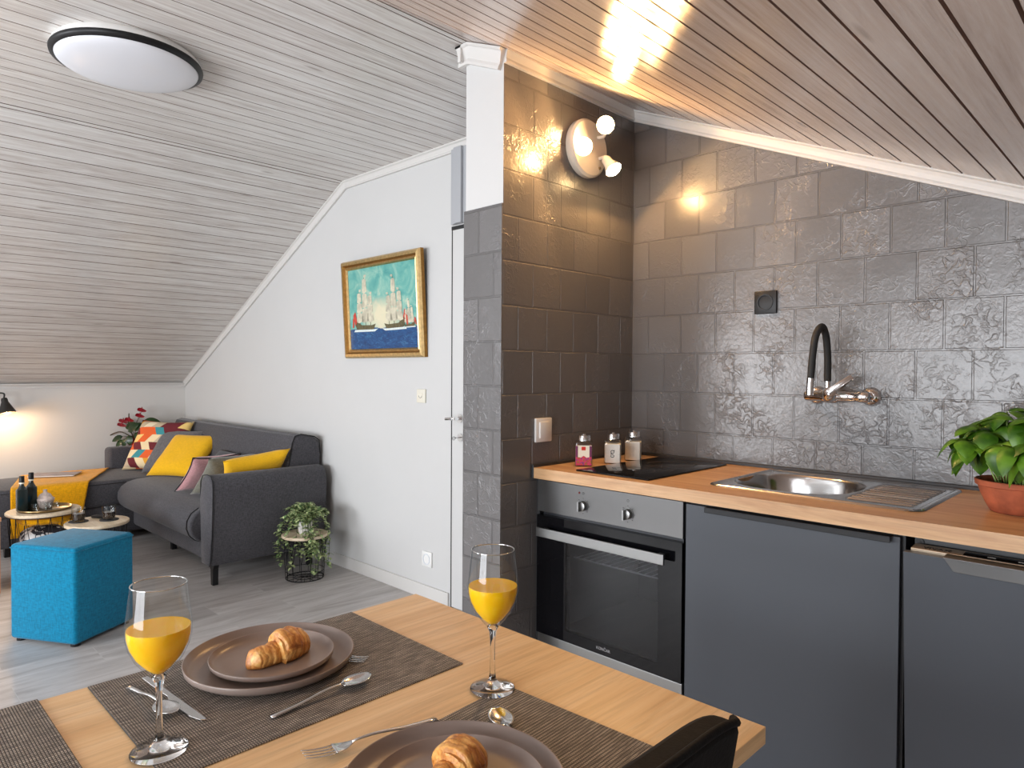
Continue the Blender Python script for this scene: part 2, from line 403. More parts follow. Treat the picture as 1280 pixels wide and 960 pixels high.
def tube(bm, pts, r, seg=8, closed=False, mi=0, cap=True, M=None):
    pts = [V(p) for p in pts]
    rr = r if isinstance(r, (list, tuple)) else [r]*len(pts)
    rings = []; n = len(pts); up = None
    for i, p in enumerate(pts):
        a = pts[(i-1) % n] if (closed or i > 0) else p
        b = pts[(i+1) % n] if (closed or i < n-1) else p
        t = (b-a).normalized()
        if up is None:
            up = V((0, 0, 1)) if abs(t.z) < .9 else V((1, 0, 0))
        s = t.cross(up)
        if s.length < 1e-6: s = t.orthogonal()
        s.normalize(); u = s.cross(t).normalized(); up = u
        ring = []
        for k in range(seg):
            q = p+(s*math.cos(2*PI*k/seg)+u*math.sin(2*PI*k/seg))*rr[i]
            ring.append(bm.verts.new(M @ q if M else q))
        rings.append(ring)
    m = n if closed else n-1
    for i in range(m):
        A, B = rings[i], rings[(i+1) % n]
        for k in range(seg):
            f = bm.faces.new([A[k], A[(k+1) % seg], B[(k+1) % seg], B[k]]); f.material_index = mi; f.smooth = True
    if cap and not closed:
        bm.faces.new(rings[0][::-1]).material_index = mi; bm.faces.new(rings[-1]).material_index = mi

def prism(bm, poly, axis, d0, d1, mi=0, M=None):
    """poly: list of 2d points in the two remaining axes (order x,y,z without axis)"""
    def mk(p, d):
        q = list(p); q.insert(axis, d); q = V(q); return M @ q if M else q
    A = [bm.verts.new(mk(p, d0)) for p in poly]; B = [bm.verts.new(mk(p, d1)) for p in poly]
    n = len(poly)
    for i in range(n): bm.faces.new([A[i], A[(i+1) % n], B[(i+1) % n], B[i]]).material_index = mi
    bm.faces.new(A[::-1]).material_index = mi; bm.faces.new(B).material_index = mi

def bez(p, n=24):
    """catmull-rom through p"""
    p = [V(q) for q in p]; out = []
    for i in range(len(p)-1):
        a = p[max(i-1, 0)]; b = p[i]; c = p[i+1]; d = p[min(i+2, len(p)-1)]
        k = max(2, n//(len(p)-1))
        for j in range(k):
            t = j/k
            out.append(.5*((2*b)+(-a+c)*t+(2*a-5*b+4*c-d)*t*t+(-a+3*b-3*c+d)*t**3))
    out.append(p[-1]); return out

def obj(name, bm, mats, parent=None, smooth=False, bevel=0, sub=0, loc=None, rot=None, recalc=True, auto=None):
    if recalc: bmesh.ops.recalc_face_normals(bm, faces=bm.faces[:])
    me = bpy.data.meshes.new(name)
    if smooth:
        for f in bm.faces: f.smooth = True
    bm.to_mesh(me); bm.free()
    if not isinstance(mats, (list, tuple)): mats = [mats]
    for m in mats: me.materials.append(MT[m] if isinstance(m, str) else m)
    o = bpy.data.objects.new(name, me); COL.objects.link(o)
    if smooth and auto:
        me.set_sharp_from_angle(angle=math.radians(auto))
    if parent is not None: o.parent = parent
    if loc is not None: o.location = loc
    if rot is not None: o.rotation_euler = rot
    if bevel:
        b = o.modifiers.new('bevel', 'BEVEL'); b.width = bevel; b.segments = 2; b.limit_method = 'ANGLE'; b.angle_limit = math.radians(40)
    if sub:
        s = o.modifiers.new('sub', 'SUBSURF'); s.levels = sub; s.render_levels = sub
    return o

def tag(o, label, cat, group=None):
    o['label'] = label; o['category'] = cat
    if group: o['group'] = group
    return o

def thing(name, label, cat, loc=(0, 0, 0), rz=0, group=None):
    e = bpy.data.objects.new(name, None); COL.objects.link(e)
    e.location = loc; e.rotation_euler = (0, 0, rz); e.empty_display_size = .05
    return tag(e, label, cat, group)

def struct(name, bm, mats, parent=None, **k):
    o = obj(name, bm, mats, parent, **k)
    if parent is None: o['kind'] = 'structure'
    return o

def dup(root, loc, rz, label, group=None):
    r = root.copy(); COL.objects.link(r); r.location = loc; r.rotation_euler = (0, 0, rz); r['label'] = label
    if group: r['group'] = group
    for ch in list(root.children):
        c = ch.copy(); COL.objects.link(c); c.parent = r
        for g in list(ch.children):
            d = g.copy(); COL.objects.link(d); d.parent = c
    return r

def text_bm(s, size, depth=.0004):
    cu = bpy.data.curves.new('t', 'FONT'); cu.body = s; cu.size = size; cu.extrude = depth; cu.align_x = 'CENTER'; cu.align_y = 'CENTER'
    o = bpy.data.objects.new('t', cu); COL.objects.link(o)
    dg = bpy.context.evaluated_depsgraph_get(); me = bpy.data.meshes.new_from_object(o.evaluated_get(dg))
    bpy.data.objects.remove(o); bm = bmesh.new(); bm.from_mesh(me); bpy.data.meshes.remove(me); bpy.data.curves.remove(cu)
    return bm

# ------------------------------------------------------------------ camera (solved from the room's own vanishing lines)
cam = bpy.data.cameras.new('camera'); co = bpy.data.objects.new('camera', cam); COL.objects.link(co)
v1 = V((-226-640, -(459-480), -854.6)).normalized(); v2 = V((1484-640, -(468.8-480), -854.6)).normalized()
Xc = -v1; Yc = v2; Zc = Xc.cross(Yc).normalized(); Xc = Yc.cross(Zc).normalized()
Rm = Matrix((Xc, Yc, Zc))          # world = Rm @ cam
co.matrix_world = Matrix.Translation((0, 0, 1.25)) @ Rm.to_4x4()
cam.sensor_width = 36; cam.lens = 854.6/1280*36; cam.clip_start = .02; cam.clip_end = 60
SC.camera = co

# ------------------------------------------------------------------ room
XL, XR, YW, YK, YR = -6.47, 1.22, 2.33, 2.45, -2.6
PR = [(XL, 1.13), (-3.77, 2.43), (-1.855, 2.43), (XR, 2.43-.425*(XR+1.855))]
def ceil_z(x):
    for (a, b), (c, d) in zip(PR, PR[1:]):
        if a <= x <= c: return b+(d-b)*(x-a)/(c-a)
    return PR[0][1] if x < XL else PR[-1][1]

bm = bmesh.new(); box(bm, XL-.1, XR+.1, YR-.1, YK+.1, -.06, 0); struct('floor', bm, 'floor')

# ceiling: real boards with grooves, one strip of boards per roof plane
def ceiling_part(name, a, b, gw=.0042, phase=0, mats=('planks', 'groove')):
    bm = bmesh.new(); uv = bm.loops.layers.uv.new('UVMap')
    A = V((a[0], 0, a[1])); B = V((b[0], 0, b[1])); Ln = (B-A).length; d = (B-A)/Ln; n = V((d.z, 0, -d.x))
    if n.z > 0: n = -n          # towards the room
    s = 0; prof = []
    W, G, D = .0901, gw, .005
    while s < Ln-1e-4:
        e = min(s+W-(phase if s == 0 else 0), Ln)
        prof += [(s, 0, 0), (max(s, e-G), 0, 1)]
        if e-G > s: prof += [(e-G*.7, D, 1), (e-G*.3, D, 1)]
        s = e
    prof.append((Ln, 0, 0))
    ya, yb = YR-.05, YK+.05
    pv = []
    for (t, dep, mi) in prof:
        p = A+d*t-n*dep
        pv.append((bm.verts.new((p.x, ya, p.z)), bm.verts.new((p.x, yb, p.z)), t, mi))
    for (p0, p1, t0, m0), (q0, q1, t1, m1) in zip(pv, pv[1:]):
        if (p0.co-q0.co).length < 1e-6: continue
        f = bm.faces.new([p0, q0, q1, p1]); f.material_index = m0
        for l, (u_, v_) in zip(f.loops, ((t0, ya), (t1, ya), (t1, yb), (t0, yb))): l[uv].uv = (u_+phase+20*W*round(a[0]+8), v_)
    # roof thickness above
    p = [A-n*.012, A-n*.06, B-n*.06, B-n*.012]
    vs0 = [bm.verts.new((q.x, ya, q.z)) for q in p]; vs1 = [bm.verts.new((q.x, yb, q.z)) for q in p]
    for i in range(4):
        f = bm.faces.new([vs0[i], vs0[(i+1) % 4], vs1[(i+1) % 4], vs1[i]]); f.material_index = 1
    return struct(name, bm, list(mats), recalc=False)
ceiling_part('ceiling_left', PR[0], PR[1])
ceiling_part('ceiling', PR[1], PR[2])
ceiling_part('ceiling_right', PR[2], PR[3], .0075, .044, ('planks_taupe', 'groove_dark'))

def gable(name, y0, y1, x0, x1, mat_, holes=()):
    """wall in an x-z plane that follows the roof line; holes = (xa, xb, za, zb)"""
    bm = bmesh.new()
    xs = sorted(set([x0, x1]+[p[0] for p in PR if x0 < p[0] < x1]+[h for H in holes for h in H[:2] if x0 < h < x1]))
    for a, b in zip(xs, xs[1:]):
        hs = [H for H in holes if H[0] <= a+1e-6 and H[1] >= b-1e-6]
        if not hs:
            prism(bm, [(a, 0), (b, 0), (b, ceil_z(b)+.03), (a, ceil_z(a)+.03)], 1, y0, y1)
        else:
            H = hs[0]
            if H[2] > 0: prism(bm, [(a, 0), (b, 0), (b, H[2]), (a, H[2])], 1, y0, y1)
            prism(bm, [(a, H[3]), (b, H[3]), (b, ceil_z(b)+.03), (a, ceil_z(a)+.03)], 1, y0, y1)
    return struct(name, bm, mat_)
DX0, DX1, DZ = -2.748, -1.93, 2.002
gable('wall_back', YW, YW+.08, XL-.08, -1.84, 'wall_white', [(DX0, DX1, 0, DZ)])
gable('wall_kitchen', YK, YK+.08, -1.84, XR+.08, 'tile_back')
WIN = [(-5.0, -3.1, .6, 1.78), (-2.1, .1, .25, 2.0)]
gable('wall_rear', YR-.12, YR, XL-.08, XR+.08, 'wall_white', WIN)
bm = bmesh.new(); box(bm, XL-.08, XL, YR-.1, YW+.08, 0, 1.16); struct('wall_left', bm, 'wall_left')
bm = bmesh.new(); box(bm, XR, XR+.08, YR-.1, YK+.08, 0, 1.15); struct('wall_right', bm, 'wall_white')
# partition between door and kitchen: tiled side (+x), tiled / painted end (-y), white on the door side
bm = bmesh.new(); zt = 1.832; e = .0008
XS, XP, YC = -1.695, -1.889, 1.668
prism(bm, [(XP, 0), (XS, 0), (XS, 2.364), (-1.855, 2.432), (XP, 2.432)], 1, YC, YK, 0)
o = struct('wall_partition', bm, ['white_paint', 'tile_side', 'tile_end'])
for f in o.data.polygons:
    if f.normal.x > .9: f.material_index = 1
# tiled skin of the partition end, up to 1.83 m, tiles a few mm proud
bm = bmesh.new(); box(bm, XP-.004, XS, YC-.006, YC, 0, zt)
struct('wall_partition_end', bm, 'tile_end')

# mouldings (white coving strips that follow the roof line)
def cove(name, pts, inward, w=.048, t=.03, mat_='trim'):
    """pts: 3D polyline along the ceiling edge; inward: unit vector from wall into the room"""
    bm = bmesh.new(); inw = V(inward); n = len(pts); secs = []
    for i, p in enumerate(pts):
        p = V(p)
        d = ((V(pts[min(i+1, n-1)])-p).normalized()+(p-V(pts[max(i-1, 0)])).normalized()) if 0 < i < n-1 else (V(pts[min(i+1, n-1)])-V(pts[max(i-1, 0)]))
        d.normalize(); dn = inw.cross(d).normalized()
        if dn.z > 0: dn = -dn
        k = 1.0
        prof = [(0, 0), (t, 0), (t, .008), (t*.72, .012), (t*.55, w*.45), (t*.42, w*.72), (t*.5, w*.86), (t*.5, w), (0, w)]
        secs.append([bm.verts.new(p+inw*a+dn*b) for a, b in prof])
    for A, B in zip(secs, secs[1:]):
        m = len(A)
        for i in range(m): bm.faces.new([A[i], A[(i+1) % m], B[(i+1) % m], B[i]])
    bm.faces.new(secs[0]); bm.faces.new(secs[-1][::-1])
    return struct(name, bm, mat_)
cove('trim_1', [(XL, YW, PR[0][1]+.01), (PR[1][0], YW, PR[1][1]), (XP, YW, PR[1][1])], (0, -1, 0))
cove('trim_2', [(XS, YK, ceil_z(XS)+.004), (XR, YK, ceil_z(XR)+.004)], (0, -1, 0))
cove('trim_3', [(XS, YC-.0, ceil_z(XS)+.006), (XS, YK, ceil_z(XS)+.006)], (1, 0, 0), w=.055, t=.026)
cove('trim_4', [(XL, YR, 1.13), (XL, YW, 1.13)], (1, 0, 0), w=.04)
cove('trim_5', [(XP-.03, YC, 2.428), (-1.855, YC, 2.428), (XS+.012, YC, 2.355)], (0, -1, 0), w=.07, t=.030)
cove('trim_6', [(XP, YK-.1, 2.428), (XP, YC-.03, 2.428)], (-1, 0, 0), w=.06, t=.03)
bm = bmesh.new(); box(bm, XL, DX0-.01, YW-.012, YW, 0, .075); struct('baseboard_back', bm, 'trim', bevel=.003)
bm = bmesh.new(); box(bm, XL, XL+.012, YR, YW-.012, 0, .075); struct('baseboard_left', bm, 'trim', bevel=.003)
# door in the white wall
dr = bpy.data.objects.new('door_1', None); COL.objects.link(dr); dr['kind'] = 'structure'
bm = bmesh.new(); box(bm, DX0+.011, DX1, YW-.004, YW+.036, .008, DZ-.020); obj('panel', bm, 'white_paint', dr, bevel=.002)
bm = bmesh.new(); box(bm, DX0, DX1, YW+.036, YW+.05, 0, DZ); box(bm, DX0, DX0+.012, YW-.001, YW+.04, 0, DZ); box(bm, DX0, DX1, YW-.003, YW+.04, DZ-.018, DZ)
obj('dark_gap', bm, 'black_matte', dr)
bm = bmesh.new(); M = Matrix.Translation((-2.665, YW-.004, 1.004)) @ Matrix.Rotation(PI/2, 4, 'X')
lathe(bm, [(0, .012), (.022, .012), (.025, .008), (.025, 0)], 24, M); lathe(bm, [(0, .05), (.009, .05), (.009, .01)], 16, M)
tube(bm, bez([(-2.665, YW-.052, 1.004), (-2.69, YW-.056, 1.004), (-2.728, YW-.054, 1.0)]), [.009]*24+[.008], 10)
obj('handle', bm, 'chrome', dr, smooth=True, auto=40)
bm = bmesh.new(); M = Matrix.Translation((-2.665, YW-.004, .905)) @ Matrix.Rotation(PI/2, 4, 'X')
lathe(bm, [(0, .008), (.02, .008), (.023, .004), (.023, 0)], 24, M)
obj('keyhole_rose', bm, 'chrome', dr, smooth=True, auto=40)
bm = bmesh.new(); box(bm, -2.668, -2.662, YW-.04, YW-.01, .903, .909); M2 = Matrix.Translation((-2.668, YW-.05, .904)) @ Matrix.Rotation(PI/2, 4, 'Y')
lathe(bm, [(.004, -.001), (.011, -.001), (.011, .001), (.004, .001), (.004, -.001)], 16, M2)
obj('key', bm, 'steel', dr)
# boxed grey strip above the door
bm = bmesh.new(); box(bm, -2.735, -2.70, YW-.02, YW, DZ+.005, 2.395); box(bm, -2.700, -2.64, YW-.035, YW, DZ+.005, 2.395); box(bm, -2.64, -1.9, YW-.02, YW, DZ+.005, 2.395)
struct('trim_7', bm, plain('grey_boxing', srgb(168, 170, 174), .5), bevel=.002)

# windows behind the camera (daylight)
for i, (a, b, c, d) in enumerate(WIN):
    w = bpy.data.objects.new('window_%d' % (i+1), None); COL.objects.link(w); w['kind'] = 'structure'
    bm = bmesh.new(); f = .05
    box(bm, a, b, YR-.09, YR-.03, c, c+f); box(bm, a, b, YR-.09, YR-.03, d-f, d)
    box(bm, a, a+f, YR-.09, YR-.03, c+f, d-f); box(bm, b-f, b, YR-.09, YR-.03, c+f, d-f)
    m_ = (a+b)/2; box(bm, m_-.035, m_+.035, YR-.085, YR-.035, c+f, d-f)
    obj('frame', bm, 'white_paint', w, bevel=.004)
    bm = bmesh.new(); box(bm, a-.04, b+.04, YR, YR+.12, c-.03, c-.003) if i == 0 else box(bm, a, b, YR-.03, YR+.01, c-.03, c-.003); obj('sill', bm, 'white_paint', w, bevel=.003)

# ------------------------------------------------------------------ wall fittings
def wall_plate(name, label, cat, loc, rz, w, h, mat_, kind):
    t = thing(name, label, cat, loc, rz)          # local: x along wall, -y into room
    bm = bmesh.new(); rbox(bm, -w/2, w/2, -.010, 0, -h/2, h/2, .003, 2); obj('frame', bm, mat_, t, smooth=True, auto=35)
    if kind == 'rocker':
        bm = bmesh.new(); rbox(bm, -w*.3, w*.3, -.015, -.009, -h*.34, h*.34, .002, 2); obj('rocker', bm, mat_, t, smooth=True, auto=35)
    elif kind == 'toggle':
        bm = bmesh.new(); rbox(bm, -w*.22, w*.22, -.013, -.009, -h*.2, h*.2, .002, 2); obj('rocker', bm, mat_, t)
        bm = bmesh.new(); tube(bm, [(w*.17*math.cos(a), -.0135, h*.02-h*.16*math.sin(a)) for a in [PI*k/12 for k in range(13)]], .0012, 6); obj('mark', bm, 'dark_grey', t)
    else:
        bm = bmesh.new(); M = Matrix.Rotation(PI/2, 4, 'X')
        lathe(bm, [(w*.36, .010), (w*.36, .013), (w*.30, .013), (w*.285, .002), (0, .002)], 28, M)
        obj('well', bm, mat_ if mat_ == 'black_plastic' else 'socket_grey', t, smooth=True, auto=35)
        bm = bmesh.new()
        for s in (-1, 1): lathe(bm, [(0, .0025), (.0028, .0025), (.0028, .001)], 12, Matrix.Translation((s*.0095, -.0005, 0)) @ M)
        box(bm, -.003, .003, -.009, -.001, w*.2, w*.27); box(bm, -.003, .003, -.009, -.001, -w*.27, -w*.2)
        obj('contacts', bm, 'steel' if mat_ == 'black_plastic' else 'dark_grey', t)
    return t
MT['socket_grey'] = plain('socket_grey', srgb(214, 218, 224), .35)
wall_plate('wall_socket', 'black square power socket on the grey tiled kitchen wall', 'socket', (-1.107, YK, 1.508), 0, .084, .084, 'black_plastic', 'socket')
wall_plate('light_switch', 'white light switch on the tiled partition beside the worktop', 'switch', (XS, 1.877, 1.034), PI/2, .088, .088, 'white_plastic', 'rocker')
wall_plate('light_switch', 'small cream light switch on the white wall beside the door', 'switch', (-2.995, YW, 1.111), 0, .075, .075, plain('cream_plastic', srgb(222, 218, 204), .35), 'toggle')
wall_plate('wall_socket', 'white power socket low on the white wall beside the door', 'socket', (-2.94, YW, .22), 0, .083, .083, 'white_plastic', 'socket')

# ------------------------------------------------------------------ painting
pt = thing('framed_painting', 'gold framed painting of sailing ships on the white wall', 'painting', (-3.34, YW, 1.325))
pt.rotation_euler = (math.radians(3.2), 0, 0)   # hangs slightly forward at the top
W2, H2, F = .395, .59, .055
bm = bmesh.new()
prof = [(0, 0), (0, -.022), (.010, -.034), (.026, -.036), (.036, -.022), (.048, -.026), (.055, -.016), (.055, 0)]   # (inset, y)
ring = []
for (a, y) in prof:
    ring.append([bm.verts.new(p) for p in ((-W2+a, y, a), (W2-a, y, a), (W2-a, y, H2-a), (-W2+a, y, H2-a))])
for i in range(len(ring)):
    A, B = ring[i], ring[(i+1) % len(ring)]
    for k in range(4):
        f = bm.faces.new([A[k], A[(k+1) % 4], B[(k+1) % 4], B[k]]); f.material_index = 1 if i in (0, 6, 3) else 0
obj('frame', bm, ['gold', 'gold_dark'], pt)
def canvas_mat():
    m, N, L, P = nmat('painted_sea_and_sky')
    tc = N.new('ShaderNodeTexCoord'); sx = N.new('ShaderNodeSeparateXYZ'); L.new(tc.outputs['Object'], sx.inputs[0])
    z = sx.outputs[2]
    n = noise_(N, L, coords(N, L), 9, 5, .6, .6)
    sky = ramp(N, L, n, [(.3, srgb(64, 144, 142)), (.48, srgb(104, 172, 162)), (.6, srgb(146, 190, 174)), (.72, srgb(206, 208, 182))])
    n2 = noise_(N, L, coords(N, L, scale=(1, 1, 2.6)), 26, 5, .65, 1)
    sea = ramp(N, L, n2, [(.3, srgb(16, 46, 92)), (.55, srgb(26, 76, 128)), (.68, srgb(60, 112, 150)), (.78, srgb(190, 206, 206))])
    hor = math_(N, L, 'ADD', math_(N, L, 'MULTIPLY', n, .04), .155)
    k = math_(N, L, 'GREATER_THAN', z, hor)
    # smoke between the ships, part of the picture
    d = math_(N, L, 'ADD', math_(N, L, 'POWER', math_(N, L, 'MULTIPLY', math_(N, L, 'ADD', sx.outputs[0], .01), 3.4), 2), math_(N, L, 'POWER', math_(N, L, 'MULTIPLY', math_(N, L, 'SUBTRACT', z, .24), 6), 2))
    sm = ramp(N, L, math_(N, L, 'ADD', d, math_(N, L, 'MULTIPLY', n, .9)), [(.5, (.9, .9, .9, 1)), (1.5, (0, 0, 0, 1))])
    sky = mixcol(N, L, sm, sky, srgb(228, 216, 184))
    col = mixcol(N, L, k, sea, sky)
    L.new(col, P.inputs['Base Color']); P.inputs['Roughness'].default_value = .45
    bump(N, L, P, n2, .15, .001); return m
bm = bmesh.new(); box(bm, -W2+.05, W2-.05, -.014, -.006, .05, H2-.05); obj('canvas', bm, canvas_mat(), pt)
sail = plain('painted_sail', srgb(196, 190, 168), .5, noise_amt=.3, nscale=26); hull = plain('painted_hull', srgb(92, 84, 56), .5, noise_amt=.4, nscale=70)
redp = plain('painted_red', srgb(196, 70, 54), .5, noise_amt=.3, nscale=70); foam = plain('painted_foam', srgb(212, 222, 220), .5, noise_amt=.1, nscale=60)
def ship(x, z, s, flip, name):
    bm = bmesh.new(); y = -.0145
    def poly(pts, mi, dy=0):
        vs = [bm.verts.new((x+flip*px*s, y-dy, z+pz*s)) for px, pz in pts]; bm.faces.new(vs).material_index = mi
    poly([(-.085, 0), (.075, .0), (.10, .035), (.06, .028), (-.04, .032), (-.10, .065), (-.105, .03)], 1, .0006)
    for mx, hgt in ((-.055, .22), (.0, .30), (.05, .2)):
        poly([(mx-.002, .02), (mx+.002, .02), (mx+.002, hgt), (mx-.002, hgt)], 1, .0004)
        zz = .05
        for k in range(3):
            w = .034-.006*k; h = (hgt-.05)/3.2
            poly([(mx-w, zz), (mx-w*.2, zz-.006), (mx+w, zz+.004), (mx+w*.85, zz+h*.9), (mx, zz+h), (mx-w*.8, zz+h*.92)], 0, .0008+.0001*k)
            zz += h*1.06
        poly([(mx, hgt), (mx+.02, hgt+.004), (mx+.02, hgt+.016), (mx, hgt+.014)], 0, .0007)
    poly([(-.105, .03), (-.125, .09), (-.10, .11), (-.085, .05)], 2, .0012); poly([(-.135, .02), (-.12, .02), (-.115, .08), (-.13, .07)], 2, .0013)
    poly([(-.12, -.006), (.09, -.008), (.12, .006), (.06, .004), (-.05, .006), (-.11, .006)], 3, .0014)
    o = obj(name, bm, [sail, hull, redp, foam], pt, recalc=False)
    so = o.modifiers.new('t', 'SOLIDIFY'); so.thickness = .0006
    return o
ship(-.17, .165, 1.05, 1, 'painted_ship'); ship(.12, .165, .98, -1, 'painted_ship'); ship(.26, .17, .5, -1, 'painted_ship')

# ------------------------------------------------------------------ ceiling lamp
cl = thing('ceiling_lamp', 'large round white ceiling lamp with a thin black ring', 'ceiling lamp', (-2.84, .825, 2.43))
bm = bmesh.new(); lathe(bm, [(0, 0), (.236, 0), (.246, -.012), (.250, -.028), (.238, -.030), (0, -.030)], 72); obj('body', bm, 'white_plastic', cl, smooth=True, auto=40)
bm = bmesh.new(); lathe(bm, [(.251, -.026), (.254, -.032), (.252, -.041), (.238, -.047), (.236, -.041), (.244, -.030), (.251, -.026)], 72); obj('ring', bm, 'black_plastic', cl, smooth=True, auto=60)
bm = bmesh.new(); lathe(bm, [(.238, -.040)]+[(.238*math.cos(a), -.042-.042*math.sin(a)) for a in [PI/2*k/12 for k in range(1, 12)]]+[(0, -.084)], 72)
obj('diffuser', bm, plain('opal_diffuser', srgb(222, 224, 230), .25), cl, smooth=True)

# ------------------------------------------------------------------ kitchen spot lamp
sp = thing('spot_lamp', 'round white ceramic wall lamp with three lit spotlights', 'wall lamp', (XS, 2.107, 2.117))
bm = bmesh.new(); M = Matrix.Rotation(PI/2, 4, 'Y')
lathe(bm, [(.108, .0), (.112, .006), (.112, .026), (.104, .035), (.02, .038), (0, .038)], 48, M); obj('plate', bm, 'porcelain', sp, smooth=True, auto=40)
bm = bmesh.new()
for (y, z) in ((.062, -.075), (-.10, -.02)):
    bm = bmesh.new(); lathe(bm, [(0, .041), (.005, .041), (.006, .036)], 12, Matrix.Translation((0, y*.9, z*.9)) @ M); obj('screw', bm, 'brass', sp, smooth=True)
spots = []
def spot(base, head, aim):
    """cone shade with a globe-like bulb; base on plate, head = bulb centre, aim = unit dir"""
    b = V(base); h = V(head); a = V(aim).normalized()
    q = a.to_track_quat('Z', 'Y').to_matrix().to_4x4(); M = Matrix.Translation(h) @ q
    bm = bmesh.new(); lathe(bm, [(0, -.062), (.016, -.062), (.019, -.056), (.020, -.036), (.031, -.008), (.034, .0), (.032, .0), (.028, -.010), (.017, -.036), (0, -.04)], 28, M)
    s = obj('shade', bm, 'porcelain', sp, smooth=True, auto=50)
    bm = bmesh.new(); tube(bm, bez([b, b+V((.03, 0, 0)), h-a*.058], 10), .007, 8); obj('arm', bm, 'porcelain', s, smooth=True)
    bm = bmesh.new(); lathe(bm, [(0, -.008)]+[(.029*math.cos(t), .002+.012*math.sin(t)) for t in (-.6, 0, .5, .9, 1.2)]+[(0, .014)], 24, M); obj('bulb', bm, 'bulb', s, smooth=True)
    spots.append((h, a))
def toward(p, q): return (V(q)-V(p)).normalized()
W0 = V((XS, 2.107, 2.117)); CAM = V((0, 0, 1.25))
h1 = V((-1.590, 1.977, 2.076))-W0; h2 = V((-1.585, 2.102, 2.185))-W0; h3 = V((-1.585, 2.155, 2.028))-W0
spot((.036, -.09, -.02), h1, (.66, -.68, -.32)); spot((.036, .045, .05), h2, (.60, -.68, -.25)); spot((.036, .055, -.03), h3, (.62, .02, -.80))

# ------------------------------------------------------------------ kitchen run
YF, ZTOP = 1.82, .90
# worktop (with cut-outs for the sink)
SX0, SX1, SY0, SY1 = -1.06, -.467, 1.935, 2.40
bm = bmesh.new(); x0, x1, y1 = XS+.012, .16, YK-.018
hx0, hx1, hy0, hy1 = SX0+.02, SX1-.02, SY0+.02, SY1-.02
box(bm, x0, hx0, YF, y1, .862, ZTOP); box(bm, hx1, x1, YF, y1, .862, ZTOP); box(bm, hx0, hx1, YF, hy0, .862, ZTOP); box(bm, hx0, hx1, hy1, y1, .862, ZTOP)
tag(obj('worktop', bm, 'worktop'), 'light oak kitchen worktop along the grey tiled wall', 'worktop')
bm = bmesh.new(); box(bm, x0, x1, y1+.0005, YK-.001, .862, .911); box(bm, XS+.001, x0-.0005, YF-.002, YK-.001, .863, .911)
tag(obj('worktop_upstand', bm, 'dark_grey', bevel=.002), 'thin dark sealing strip between worktop and tiled walls', 'sealing strip')

# hob
hb = thing('hob', 'black glass two zone hob set in the worktop', 'hob', (-1.374, 2.13, ZTOP))
bm = bmesh.new(); rbox(bm, -.15, .15, -.265, .262, .0005, .006, .0025, 2); obj('glass_plate', bm, 'glass_black', hb, smooth=True, auto=30)
for y, r in ((-.13, .072), (.12, .09)):
    bm = bmesh.new(); lathe(bm, [(r, .0062), (r+.0015, .0064), (r+.003, .0062)], 48, Matrix.Translation((0, y, 0))); obj('zone_ring', bm, plain('zone_print', (.05, .05, .055, 1), .25), hb)

# sink (pressed steel height field with bowl and ribbed drainer)
sk = thing('sink', 'stainless steel inset sink with ribbed drainer', 'sink', ((SX0+SX1)/2, (SY0+SY1)/2, ZTOP))
sw, sh = (SX1-SX0)/2, (SY1-SY0)/2
def sink_z(x, y):
    u, v = abs(x)/sw, abs(y)/sh
    z = .006
    ed = min(sw-abs(x), sh-abs(y))
    if ed < .012: z = .006*min(1, (ed/.006))**.5 if ed < .006 else .006
    else: z = .006-.004*min(1, (ed-.012)/.008)
    bx, by = x+.102, y-.0
    d = (abs(bx/.178)**2.6+abs(by/.178)**2.6)**(1/2.6)
    if d < 1.02:
        t = min(1, max(0, (1.02-d)/.20)); t = t*t*(3-2*t); z = z-.125*t-.012*max(0, 1-d)
    elif x > .085 and x < .262 and abs(y) < .185:
        t = min(1, (x-.085)/.01, (.262-x)/.01, (.185-abs(y))/.01)
        z -= t*.003; z += t*.0065*max(0, math.cos(y*2*PI/.037))**3
    return z
bm = bmesh.new(); nx, ny = 150, 130; g = []
for j in range(ny+1):
    row = []
    for i in range(nx+1):
        x, y = -sw+2*sw*i/nx, -sh+2*sh*j/ny
        r = .035; cx_, cy_ = max(abs(x)-(sw-r), 0), max(abs(y)-(sh-r), 0)
        if cx_ > 0 and cy_ > 0:
            l = math.hypot(cx_, cy_)
            if l > r:
                x = math.copysign(sw-r+cx_*r/l, x); y = math.copysign(sh-r+cy_*r/l, y)
        row.append(bm.verts.new((x, y, sink_z(x, y) if not (cx_ > 0 and cy_ > 0 and math.hypot(cx_, cy_) > r-.004) else .002)))
    g.append(row)
for j in range(ny):
    for i in range(nx):
        bm.faces.new([g[j][i], g[j][i+1], g[j+1][i+1], g[j+1][i]])
o = obj('basin', bm, 'steel', sk, smooth=True, recalc=False)
bm = bmesh.new(); lathe(bm, [(0, -.122), (.03, -.121), (.042, -.123), (.044, -.128)], 32, Matrix.Translation((-.102, 0, 0))); obj('drain', bm, 'chrome', sk, smooth=True)

